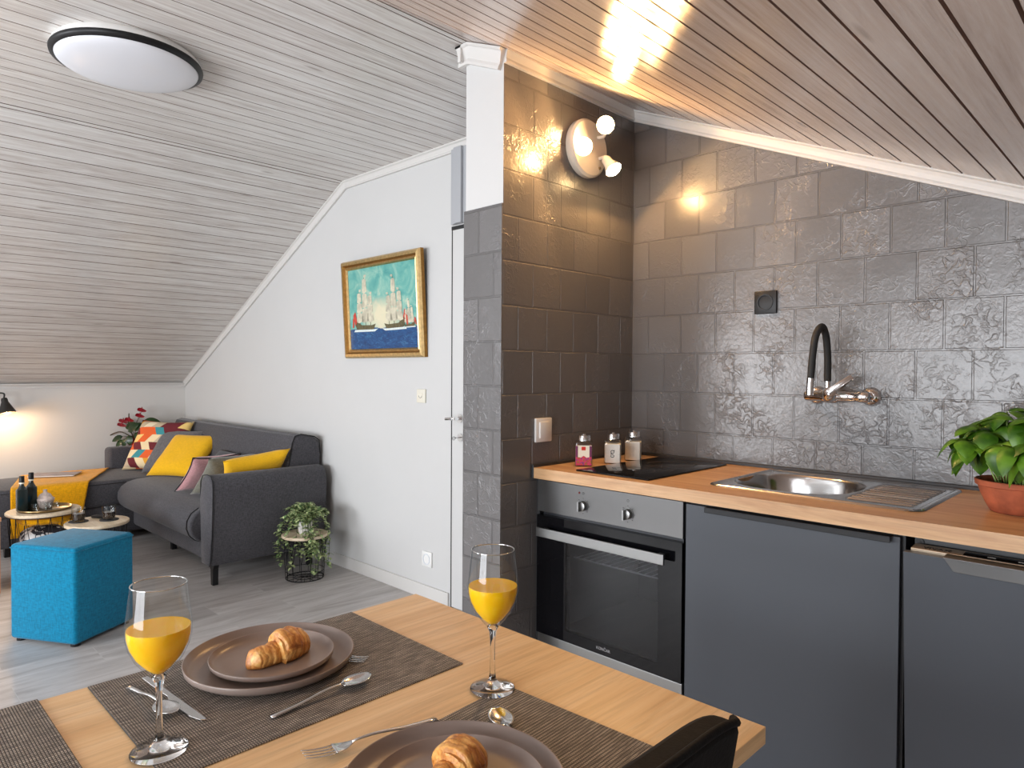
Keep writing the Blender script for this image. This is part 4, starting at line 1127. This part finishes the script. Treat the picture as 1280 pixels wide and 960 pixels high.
# ------------------------------------------------------------------ ottoman
ot = thing('ottoman', 'teal blue fabric cube ottoman standing on the floor', 'ottoman', (-3.752, .842, 0), math.radians(31.5))
bm = bmesh.new(); rbox(bm, -.182, .182, -.172, .172, .012, .448, .018, 4); obj('upholstery', bm, 'teal', ot, smooth=True, auto=50)
bm = bmesh.new(); z = .431
rp = []
for (sx, sy, a0) in ((1, 1, 0), (-1, 1, PI/2), (-1, -1, PI), (1, -1, 3*PI/2)):
    for k in range(5): a = a0+PI/2*k/4; rp.append((sx*.166+.0185*math.cos(a), sy*.156+.0185*math.sin(a), z))
tube(bm, rp, .0022, 6, True); obj('top_seam', bm, 'teal', ot, smooth=True)
for x in (-.15, .15):
    for y in (-.14, .14):
        bm = bmesh.new(); lathe(bm, [(0, 0), (.02, 0), (.02, .013), (0, .013)], 14, Matrix.Translation((x, y, 0))); obj('foot', bm, 'black_plastic', ot)

# ------------------------------------------------------------------ sofa
so = thing('corner_sofa', 'dark grey corner sofa with chaise against the white walls', 'sofa', (-5.0, 1.9, 0))
def L_(x, y, z=0): return (x+5.0, y-1.9, z)
def sbox(name, x0, x1, y0, y1, z0, z1, r=.03, mat_='sofa', parent=so, seg=4):
    bm = bmesh.new(); rbox(bm, x0+5, x1+5, y0-1.9, y1-1.9, z0, z1, r, seg); return obj(name, bm, mat_, parent, smooth=True, auto=60)
# right arm: gently flared outer face (profile in x-z extruded in y)
bm = bmesh.new()
prof = [(-4.075, .12), (-3.965, .12), (-3.935, .16), (-3.915, .3), (-3.905, .45), (-3.90, .56), (-3.905, .61), (-3.93, .638), (-3.98, .645), (-4.04, .635), (-4.07, .60), (-4.078, .5)]
prism(bm, [(x+5, z) for x, z in prof], 1, 1.55-1.9, 2.27-1.9)
bmesh.ops.bevel(bm, geom=[e for e in bm.edges if abs(e.verts[0].co.y-e.verts[1].co.y) < 1e-6], offset=.018, segments=3, affect='EDGES', profile=.5)
ar = obj('armrest', bm, 'sofa', so, smooth=True, auto=50)
bm = bmesh.new()
tube(bm, [(x+5+.003*(1 if x > -4 else -1), 1.553-1.9, z+(.003 if z > .6 else 0)) for x, z in prof[1:]], .0035, 6); obj('piping', bm, 'sofa_dark', ar, smooth=True)
sbox('armrest', -6.27, -6.13, 1.62, 2.27, .10, .615, .03)
# backrest: reclined slab
bm = bmesh.new()
prof = [(2.05, .40), (2.085, .62), (2.11, .78), (2.13, .825), (2.17, .835), (2.26, .815), (2.295, .79), (2.30, .70), (2.29, .2), (2.05, .2)]
prism(bm, [(y-1.9, z) for y, z in prof], 0, -6.12+5, -4.04+5)
bmesh.ops.bevel(bm, geom=[e for e in bm.edges if abs(e.verts[0].co.x-e.verts[1].co.x) < 1e-6], offset=.012, segments=3, affect='EDGES', profile=.5)
for v in bm.verts:      # left end of the backrest stays lower behind the chaise cushions
    if v.co.x < -.9 and v.co.z > .5: pass
bk = obj('backrest', bm, 'sofa', so, smooth=True, auto=40)
bm = bmesh.new(); tube(bm, [(-4.043+5, y-1.9-(.003 if y < 2.2 else -.003), z+.002) for y, z in prof[:8]], .004, 6); obj('piping', bm, 'sofa_dark', bk, smooth=True)
sbox('base', -6.14, -4.06, 1.62, 2.28, .10, .24, .015)
# bench cushion with round front
bm = bmesh.new(); cyl = []
prof = [(2.06, .26), (2.06, .42), (1.98, .448), (1.85, .452), (1.72, .452), (1.62, .447), (1.56, .432), (1.52, .405), (1.498, .365), (1.495, .32), (1.51, .28), (1.54, .25), (1.585, .232), (1.63, .228)]
prism(bm, [(y-1.9, z) for y, z in prof], 0, -5.47+5, -4.085+5)
bmesh.ops.bevel(bm, geom=[e for e in bm.edges if abs(e.verts[0].co.x-e.verts[1].co.x) < 1e-6], offset=.014, segments=3, affect='EDGES', profile=.5)
st = obj('seat_cushion', bm, 'sofa', so, smooth=True, auto=50)
bm = bmesh.new()
tube(bm, [(-4.13+5, y-1.9, z) for y, z in [(1.56, .434), (1.518, .407), (1.494, .366), (1.491, .32), (1.506, .278), (1.538, .247), (1.585, .229)]], .0035, 6); obj('piping', bm, 'sofa_dark', st, smooth=True)
sbox('front_rail', -5.46, -4.08, 1.60, 1.66, .12, .235, .012)
# chaise
sbox('chaise_base', -6.13, -5.50, .80, 2.0, .06, .26, .02)
chs = sbox('chaise_cushion', -6.14, -5.49, .78, 2.06, .262, .448, .03)
bm = bmesh.new(); tube(bm, [(-5.492+5, .82-1.9, .425), (-5.492+5, 2.0-1.9, .425)], .0035, 6); obj('piping', bm, 'sofa_dark', chs, smooth=True)
def sleg(x, y, h=.125):
    bm = bmesh.new()
    prism(bm, [(-.055, h), (.03, h), (.03, h-.012), (.022, h-.03), (.018, 0), (-.012, 0), (-.016, h-.035), (-.05, h-.012)], 1, -.016, .016, 0, Matrix.Translation(L_(x, y)))
    obj('leg', bm, 'black_plastic', so, bevel=.002)
for x, y in ((-4.0, 1.60), (-4.0, 2.20), (-5.0, 1.72), (-4.9, 2.22), (-5.54, .86), (-6.08, .86), (-6.08, 2.2)): sleg(x, y, .125 if x > -5.2 else .062+.04*(y > 1))

# cushions
def pillow(name, label, mat_, corner, wd, lean, rec, w, h, t, roll=0, puff=.08, piping=None, group='scatter cushions on the sofa'):
    """corner = bottom-left seam corner, wd = horizontal dir of width, lean = horizontal dir towards which the top leans"""
    U = V((wd[0], wd[1], 0)).normalized(); Lz = V((lean[0], lean[1], 0)).normalized(); Vv = V((0, 0, 1))*math.cos(math.radians(rec))+Lz*math.sin(math.radians(rec))
    Nn = U.cross(Vv).normalized(); Vv = Nn.cross(U).normalized()
    if roll:
        q = Matrix.Rotation(math.radians(roll), 3, Nn); U = q @ U; Vv = q @ Vv
    c = V(corner)+U*w/2+Vv*h/2
    bm = bmesh.new(); n = 18; rn = random.Random(len(label))
    for s in (-1, 1):
        g = []
        for j in range(n+1):
            row = []
            for i in range(n+1):
                u, v = -1+2*i/n, -1+2*j/n
                x = u*w/2*(1-puff*(1-v*v)*abs(u)); y = v*h/2*(1-puff*(1-u*u)*abs(v))
                k = ((1-u**4)*(1-v**4))**.55
                wr = .006*noise.noise(V((u*2.2+len(label), v*2.2, s*3)))*k
                row.append(bm.verts.new((x, y, s*(t/2*k)+wr)))
            g.append(row)
        for j in range(n):
            for i in range(n): bm.faces.new([g[j][i], g[j][i+1], g[j+1][i+1], g[j+1][i]])
    bmesh.ops.remove_doubles(bm, verts=bm.verts[:], dist=.0006)
    o = obj(name, bm, mat_, smooth=True)
    M = Matrix((U, Vv, Nn)).transposed().to_4x4(); M.translation = c; o.matrix_world = M
    tag(o, label, 'cushion', group)
    if piping:
        bm = bmesh.new(); pts = []
        for a, b in (((-1, -1), (1, -1)), ((1, -1), (1, 1)), ((1, 1), (-1, 1)), ((-1, 1), (-1, -1))):
            for k in range(12):
                s = k/12; u = a[0]+(b[0]-a[0])*s; v = a[1]+(b[1]-a[1])*s
                pts.append((u*w/2*(1-puff*(1-v*v)*abs(u)), v*h/2*(1-puff*(1-u*u)*abs(v)), 0))
        tube(bm, pts, .004, 6, True); obj('piping', bm, piping, o, smooth=True)
    return o
ZS = .452
pillow('patterned_cushion', 'large cushion with multicoloured geometric rhombus print', 'geo', (-5.98, 1.67, ZS), (.86, .5), (-.5, .86), 30, .50, .44, .13)
pillow('grey_cushion', 'mid grey cushion between the patterned and the yellow cushion', 'pillow_grey', (-5.72, 1.73, ZS), (.86, .5), (-.5, .86), 38, .42, .40, .12)
pillow('yellow_cushion', 'bright yellow cushion facing forward at the sofa corner', 'yellow', (-5.50, 1.70, ZS+.005), (.86, .5), (-.5, .86), 48, .42, .42, .12)
pillow('dark_grey_cushion', 'dark grey cushion lying back against the middle of the backrest', 'pillow_dark', (-5.02, 1.90, ZS), (1, .05), (0, 1), 38, .42, .27, .10)
pillow('pink_cushion', 'dusty pink cushion with dark piping on the sofa seat', 'pink', (-4.63, 1.60, ZS+.012), (-.1, 1), (1, .1), 46, .32, .34, .09, piping='sofa_dark', puff=.13)
pillow('taupe_cushion', 'grey green cushion between the pink and the right yellow cushion', 'taupe', (-4.45, 1.63, ZS+.012), (-.1, 1), (1, .1), 44, .36, .34, .10, puff=.12)
pillow('yellow_cushion', 'bright yellow cushion leaning on the right armrest', 'yellow', (-4.25, 1.70, ZS+.012), (-.05, 1), (1, .05), 41, .42, .33, .11, roll=8, puff=.13)

# throw over the chaise
bm = bmesh.new(); nu, nv = 40, 34; g = []
for j in range(nv+1):
    s = j/nv*1.0; row = []        # s metres across: 0..0.63 top (from left), rest down the right side
    for i in range(nu+1):
        t = i/nu
        d = s*.95
        if d < .62: x, z = -6.13+d, .4535
        else:
            a = d-.62; x, z = -5.483+min(.006, a*.1), .4535-max(0, a-.006)
            if a < .03: x = -5.51+a*.95; z = .4535-.018*(a/.03)**2
        k = min(1, d/.65)
        ya = 1.04-.17*k; yb = 1.62-.30*k-.06*max(0, (d-.62)/.33)
        y = ya+(yb-ya)*t
        nz = noise.noise(V((x*6, y*7, z*5)))*.005
        row.append(bm.verts.new((x+(abs(nz)+.004 if d > .64 else 0)+.004, y, z+(abs(nz) if d < .63 else 0)+.001)))
    g.append(row)
for j in range(nv):
    for i in range(nu): bm.faces.new([g[j][i], g[j][i+1], g[j+1][i+1], g[j+1][i]])
o = tag(obj('throw_blanket', bm, 'mustard', smooth=True), 'mustard yellow throw blanket draped over the chaise', 'blanket')
s = o.modifiers.new('t', 'SOLIDIFY'); s.thickness = .005; s.offset = 1
# magazine
mg = thing('magazine', 'magazine lying on the yellow throw', 'magazine', (-5.93, 1.215, .466), math.radians(-28))
bm = bmesh.new(); box(bm, -.10, .10, -.145, .145, 0, .006); obj('pages', bm, 'jar_white', mg, bevel=.001)
bm = bmesh.new(); box(bm, -.101, .101, -.146, .146, .006, .0068); obj('cover', bm, plain('cover_print', srgb(150, 138, 142), .3, noise_amt=.35, nscale=12), mg)

# ------------------------------------------------------------------ wire basket tables
def basket_table(name, label, loc, rt, rb, h, tilt_wood='light_wood', nw=18, cat='side table'):
    t = thing(name, label, cat, loc)
    bm = bmesh.new(); lathe(bm, [(0, h-.018), (rt-.004, h-.018), (rt, h-.014), (rt, h-.003), (rt-.003, h), (0, h)], 48); obj('wooden_top', bm, tilt_wood, t, smooth=True, auto=40)
    bm = bmesh.new(); zt_ = h-.021; r1 = rt-.012
    ring = lambda r, z: [(r*math.cos(2*PI*k/32), r*math.sin(2*PI*k/32), z) for k in range(32)]
    tube(bm, ring(r1, zt_), .003, 6, True); tube(bm, ring(rb, .004), .003, 6, True); tube(bm, ring(rb*.55, .004), .002, 5, True)
    zm = h*.18; rm = rb+(r1-rb)*.18; tube(bm, ring(rm, zm), .002, 5, True)
    for k in range(nw):
        a = 2*PI*k/nw; b = 2*PI*(k+.5)/nw; c = 2*PI*(k+1)/nw
        P = lambda an, f: (((rb+(r1-rb)*f))*math.cos(an), ((rb+(r1-rb)*f))*math.sin(an), .004+(zt_-.004)*f)
        tube(bm, [P(a, 1), P(b, .42), P(b, 0)], .0018, 5); tube(bm, [P(c, 1), P(b, .42)], .0018, 5)
    for k in range(6): a = 2*PI*k/12; tube(bm, [(rb*math.cos(a), rb*math.sin(a), .004), (-rb*math.cos(a), -rb*math.sin(a), .004)], .0016, 5)
    obj('wire_basket', bm, 'black_metal', t, smooth=True)
    return t
TA = (-4.78, .92, 0); HA = .42; TB = (-4.46, 1.118, 0); HB = .372; TS = (-3.765, 2.045, 0); HS = .268
basket_table('basket_table', 'larger round basket table holding a brass tray', TA, .186, .150, HA)
basket_table('basket_table', 'smaller round basket table with two dark drinks', TB, .163, .125, HB)
basket_table('basket_table', 'small wire basket table under the trailing plant by the sofa', TS, .135, .110, HS, nw=14)
# yellow blanket and printed cushion stored in the big basket
def lump(name, mat_, loc, r, h, seed, amp, label, cat):
    bm = bmesh.new(); bmesh.ops.create_icosphere(bm, subdivisions=4, radius=1)
    for v in bm.verts:
        n = noise.noise(v.co*2.4+V((seed, 0, 0)))+.5*noise.noise(v.co*6+V((0, seed, 0)))
        q = v.co.copy(); k = max(abs(q.z), .001); rr = 1+amp*n
        sq = (abs(q.x)**3+abs(q.y)**3+abs(q.z)**3)**(1/3)
        q = q/sq if sq > 0 else q
        v.co = V((q.x*r*rr*.9, q.y*r*rr*.9, q.z*h/2*rr*.9))
    return tag(obj(name, bm, mat_, smooth=True, loc=loc), label, cat)
lump('folded_blanket', 'mustard', (TA[0], TA[1], .368), .140, .055, 3, .10, 'mustard yellow blanket stuffed in the larger basket table', 'blanket')
lump('printed_cushion', 'bw', (TA[0], TA[1], .225), .132, .22, 8, .06, 'black and white printed cushion in the larger basket table', 'cushion')

# tray with bottles, jar, glassware
tr = bmesh.new(); lathe(tr, [(0, .002), (.128, .002), (.134, .014), (.137, .014), (.131, 0), (0, 0)], 48)
tag(obj('serving_tray', tr, 'brass', smooth=True, loc=(-4.775, .925, HA+.001)), 'round brass tray on the larger basket table', 'tray')
def bottle(label, x, y, h):
    t = thing('small_bottle', label, 'bottle', (x, y, HA+.0035), 0, 'small dark bottles on the brass tray')
    k = h/.2
    bm = bmesh.new(); rbox(bm, -.026, .026, -.026, .026, 0, .125*k, .006, 2); lathe(bm, [(.024, .122*k), (.014, .14*k), (.0105, .15*k), (.0105, .168*k)], 20)
    obj('glass_body', bm, 'bottle_glass', t, smooth=True, auto=40)
    bm = bmesh.new(); lathe(bm, [(.0135, .162*k), (.0135, .198*k), (.012, .2*k), (0, .2*k)], 20); obj('cap', bm, 'black_plastic', t, smooth=True, auto=40)
    bm = bmesh.new(); lathe(bm, [(.0142, .156*k), (.0142, .164*k)], 20); obj('neck_band', bm, 'label_cream', t)
bottle('square dark bottle at the front of the brass tray', -4.782, .815, .205); bottle('dark bottle standing behind the front bottle on the tray', -4.825, .868, .215)
bm = bmesh.new(); lathe(bm, [(0, 0), (.028, 0), (.032, .01), (.046, .045), (.048, .056), (.040, .06), (.036, .066), (.026, .082), (.012, .09), (.009, .1), (.012, .106), (0, .11)], 32)
tag(obj('lidded_bowl', bm, plain('pale_ceramic', srgb(214, 196, 186), .3, noise_amt=.25, nscale=60), smooth=True, loc=(-4.815, .935, HA+.0035)), 'pale lidded ceramic bowl on the brass tray behind the glasses', 'bowl')
def tumbler(name, label, x, y, z, r, h, group, drink=False, cat='glass'):
    t = thing(name, label, cat, (x, y, z), 0, group)
    bm = bmesh.new(); lathe(bm, [(0, 0), (r*.85, 0), (r*.9, .002), (r, h), (r-.0018, h), (r*.9-.002, .007), (0, .007)], 24); obj('glass_body', bm, 'glass', t, smooth=True, auto=60)
    if drink:
        bm = bmesh.new(); lathe(bm, [(0, .0075), (r*.9-.0025, .0075), (r*.95-.0025, h*.55), (0, h*.55)], 24); obj('drink', bm, 'dark_liquid', t, smooth=True, auto=50)
    return t
tumbler('shot_glass', 'small clear glass at the front right of the tray', -4.715, .865, HA+.0035, .019, .045, 'small clear glasses on the brass tray')
tumbler('shot_glass', 'small clear glass in the middle of the tray', -4.745, .915, HA+.0035, .019, .045, 'small clear glasses on the brass tray')
tumbler('shot_glass', 'small clear glass at the right rim of the tray', -4.705, .930, HA+.0035, .019, .045, 'small clear glasses on the brass tray')
tumbler('shot_glass', 'small clear glass at the back right of the tray', -4.745, .975, HA+.0035, .019, .045, 'small clear glasses on the brass tray')
# drinks on coasters
for nm, x, y in (('left', -4.508, 1.035), ('right', -4.445, 1.175)):
    bm = bmesh.new(); lathe(bm, [(0, 0), (.05, 0), (.05, .004), (0, .004)], 32)
    tag(obj('coaster', bm, 'coaster', smooth=False, loc=(x, y, HB+.0008)), 'round dark coaster under the %s drink' % nm, 'coaster', 'round coasters')
    tumbler('tumbler', 'clear tumbler of dark drink, %s one on the smaller table' % nm, x, y, HB+.0056, .036, .078, 'tumblers of dark drink', True)
rc = thing('remote_control', 'slim dark remote lying between the two dark drinks', 'remote', (-4.530, 1.160, HB+.0008), math.radians(-62))
bm = bmesh.new(); rbox(bm, -.02, .02, -.062, .062, 0, .014, .004, 2); obj('body', bm, 'black_plastic', rc, smooth=True, auto=40)
bm = bmesh.new()
for i in range(3):
    for j in range(6): box(bm, -.013+.010*i, -.007+.010*i, -.045+.015*j, -.037+.015*j, .014, .0152)
obj('buttons', bm, 'dark_grey', rc)

# wooden box at the picture's left edge
cb = thing('wooden_stool', 'pale wooden box stool cut by the left picture edge', 'stool', (-4.79, .50, 0), math.radians(12))
bm = bmesh.new(); rbox(bm, -.17, .17, -.17, .17, .40, .425, .004); obj('seat', bm, 'crate_wood', cb)
for s in (-1, 1):
    bm = bmesh.new(); box(bm, s*.165-.012, s*.165+.002, -.165, .165, 0, .399) if s < 0 else box(bm, .151, .165, -.165, .165, 0, .399); obj('side_panel', bm, 'crate_wood', cb, bevel=.002)
bm = bmesh.new(); box(bm, -.15, .15, .15, .163, .02, .399); obj('back_panel', bm, 'crate_wood', cb)

# trailing plant
tpnt = thing('trailing_plant', 'trailing green and cream potted plant beside the sofa arm', 'potted plant', (TS[0], TS[1], HS+.0008))
bm = bmesh.new(); lathe(bm, [(0, 0), (.035, 0), (.046, .07), (.049, .072), (.047, .076), (.042, .07), (0, .066)], 28); obj('pot', bm, plain('white_pot', srgb(220, 218, 212), .4), tpnt, smooth=True, auto=40)
bm = bmesh.new(); bs = bmesh.new(); rn = random.Random(11)
for k in range(46):
    a = rn.uniform(0, 2*PI); trail = k < 20
    ra = .10+rn.random()*.055
    if trail:
        if k < 16: a = rn.choice([math.radians(-125), math.radians(-65), math.radians(-20), math.radians(-140), math.radians(-5)])+rn.uniform(-.35, .35)
        drop = rn.uniform(-.22, -.06)
        pts = [V((.02*math.cos(a), .02*math.sin(a), .07)), V((ra*.6*math.cos(a), ra*.6*math.sin(a), .12)), V((ra*1.1*math.cos(a), ra*1.1*math.sin(a), .03)), V(((ra*1.16)*math.cos(a+.1), ra*1.16*math.sin(a+.1), drop*.5)), V((ra*1.08*math.cos(a+.15), ra*1.08*math.sin(a+.15), drop))]
    else:
        rr = rn.uniform(.03, .15); hh = .14+.06*(1-rr/.15)+rn.uniform(-.03, .02)
        pts = [V((.02*math.cos(a), .02*math.sin(a), .07)), V((rr*.5*math.cos(a), rr*.5*math.sin(a), hh*.9)), V((rr*math.cos(a), rr*math.sin(a), hh-.03))]
    c = bez(pts, 16); tube(bs, c, .0013, 4)
    for i in range(2, len(c)):
        for s in range(2):
            b = rn.uniform(0, 2*PI); d = V((math.cos(b), math.sin(b), rn.uniform(-.5, .4)))
            leaf(bm, c[i], d, V((0, 0, 1)), rn.uniform(.026, .042), rn.uniform(.016, .026), .2, .2, 0, 3, 2)
# yellow-green rosette beads at the rim
obj('foliage', bm, 'ivy', tpnt, recalc=False); obj('stems', bs, 'ivy_stem', tpnt, smooth=True)

# anthurium on its stand behind the chaise armrest
ap = (-6.375, 1.875)
ps = thing('plant_stand', 'slim black stand holding the red flower pot in the corner', 'plant stand', (ap[0], ap[1], 0))
bm = bmesh.new(); lathe(bm, [(0, .55), (.07, .55), (.07, .562), (0, .562)], 32); obj('top', bm, 'black_metal', ps, smooth=True, auto=40)
for k in range(3):
    a = 2*PI*k/3+.3; bm = bmesh.new(); tube(bm, [(.05*math.cos(a), .05*math.sin(a), .551), (.07*math.cos(a), .07*math.sin(a), 0)], .006, 8); obj('leg', bm, 'black_metal', ps, smooth=True)
at = thing('anthurium', 'red flowering anthurium in a red pot in the room corner', 'potted plant', (ap[0], ap[1], .5625))
bm = bmesh.new(); lathe(bm, [(0, 0), (.032, 0), (.05, .10), (.052, .104), (.049, .106), (.045, .098), (0, .094)], 28); obj('pot', bm, 'red_pot', at, smooth=True, auto=40)
bl_, bf, bs = bmesh.new(), bmesh.new(), bmesh.new()
# directions given in room axes; rightwards in the picture is about (+.7,+.7)
rt = V((.70, .70, 0)); UPV = V((0, 0, 1)); fw = V((.7, -.7, 0))
def stemto(p, r=.0022): tube(bs, bez([V((0, 0, .095)), V((p.x*.35, p.y*.35, .1+(p.z-.1)*.6)), p], 10), r, 5)
for (h_, z_, f_, dx, dz, Ln, Wd) in ((.09, .235, .03, 1, .10, .17, .085), (-.02, .16, .05, .6, .5, .13, .08), (.05, .15, .07, .9, -.5, .12, .08), (-.06, .19, .02, .9, .35, .12, .07), (-.06, .12, .06, -.8, -.3, .10, .055), (-.05, .09, .07, -.9, -.7, .09, .05), (.02, .19, .05, .9, .2, .12, .08), (-.03, .10, .07, -.3, -1, .08, .05), (0.0, .13, .08, .2, -.6, .09, .06)):
    p = rt*h_+UPV*z_+fw*f_; stemto(p); leaf(bl_, p, rt*dx+UPV*dz+fw*.25, UPV*.5+fw*.9, Ln, Wd, .22, .12, .2, 8, 4)
for (h_, z_, f_) in ((.075, .335, .0), (.08, .29, .04), (-.005, .255, .05), (-.085, .24, .0), (-.08, .21, .03)):
    p = rt*h_+UPV*z_+fw*f_; stemto(p, .0018)
    leaf(bf, p-rt*.045, rt+UPV*.05, UPV*.8-fw*.6, .085, .07, .1, .15, .3, 7, 4)
    tube(bf, [p, p+UPV*.03-rt*.004], .004, 6)
tube(bs, [V((-.01, 0, .1)), rt*-.045+UPV*.22, rt*-.04+UPV*.31], [.004, .006, .004], 6)
tube(bs, bez([V((-.01, 0, .1)), rt*-.10+UPV*.155+fw*.03, rt*-.20+UPV*.115+fw*.04], 12), .005, 6)
obj('leaves', bl_, 'dark_leaf', at, recalc=False); obj('flowers', bf, 'red_flower', at, recalc=False); obj('stems', bs, plain('brown_stem', srgb(70, 58, 40), .7), at, smooth=True)

# reading lamp on the left wall
rl = thing('reading_lamp', 'small black cone reading lamp glowing at the left edge', 'wall lamp', (XL, .91, 1.03))
bm = bmesh.new(); lathe(bm, [(0, .02), (.035, .02), (.04, .014), (.04, 0)], 28, Matrix.Rotation(PI/2, 4, 'Y')); obj('wall_plate', bm, 'lampshade_black', rl, smooth=True, auto=40)
hd = V((.17, .07, -.075)); ax = V((.25, .12, -.95)).normalized()
bm = bmesh.new(); tube(bm, bez([(.015, 0, 0), (.09, .02, .03), (.15, .06, .03), hd-ax*.075], 14), .006, 8); obj('arm', bm, 'lampshade_black', rl, smooth=True)
M = Matrix.Translation(hd) @ ax.to_track_quat('Z', 'Y').to_matrix().to_4x4()
bm = bmesh.new(); lathe(bm, [(0, -.075), (.018, -.073), (.022, -.06), (.022, -.045), (.060, .045), (.058, .046), (.020, -.04), (0, -.045)], 36, M); sh = obj('shade', bm, 'lampshade_black', rl, smooth=True, auto=50)
bm = bmesh.new(); lathe(bm, [(0, -.035), (.014, -.03), (.024, -.005), (.028, .012), (.022, .03), (0, .036)], 24, M); obj('bulb', bm, 'bulb_soft', sh, smooth=True)

# ------------------------------------------------------------------ light
def area(name, loc, rot, sx, sy, power, col):
    l = bpy.data.lights.new(name, 'AREA'); l.shape = 'RECTANGLE'; l.size = sx; l.size_y = sy; l.energy = power; l.color = col
    o = bpy.data.objects.new(name, l); COL.objects.link(o); o.location = loc; o.rotation_euler = rot; return o
for i, (a, b, c, d) in enumerate(WIN):
    area('daylight_%d' % (i+1), ((a+b)/2, YR-.25, (c+d)/2), (PI/2+.30, 0, 0), b-a, d-c, (130, 150)[i], (.93, .96, 1.0))
def point(name, loc, power, col, r=.02, spot=None, aim=None, blend=.6):
    l = bpy.data.lights.new(name, 'SPOT' if spot else 'POINT'); l.energy = power; l.color = col; l.shadow_soft_size = r
    o = bpy.data.objects.new(name, l); COL.objects.link(o); o.location = loc
    if spot: l.spot_size = math.radians(spot); l.spot_blend = blend; o.rotation_euler = V(aim).to_track_quat('-Z', 'Y').to_euler()
    return o
WARM = (1, .53, .19)
for i, (h, a) in enumerate(spots):
    point('spot_light_%d' % (i+1), W0+h+a*.018, (13, 10, 8)[i], WARM, .022, 174, a, .12)
p = V((XL, .91, 1.03))+hd+ax*.05
point('reading_light', p, 6.5, (1, .62, .32), .025)

w = bpy.data.worlds.new('world'); SC.world = w; w.use_nodes = True
bg = w.node_tree.nodes['Background']; bg.inputs[0].default_value = (.80, .88, 1, 1); bg.inputs[1].default_value = 1.6

SC.view_settings.view_transform = 'Standard'; SC.view_settings.look = 'None'; SC.view_settings.gamma = 1; SC.view_settings.exposure = 0.15
SC.view_settings.use_curve_mapping = False
SC.cycles.max_bounces = 10; SC.cycles.diffuse_bounces = 5; SC.cycles.glossy_bounces = 4; SC.cycles.transmission_bounces = 10; SC.cycles.transparent_max_bounces = 16
SC.cycles.caustics_reflective = False; SC.cycles.caustics_refractive = False; SC.cycles.sample_clamp_indirect = 4
SC.cycles.use_denoising = True
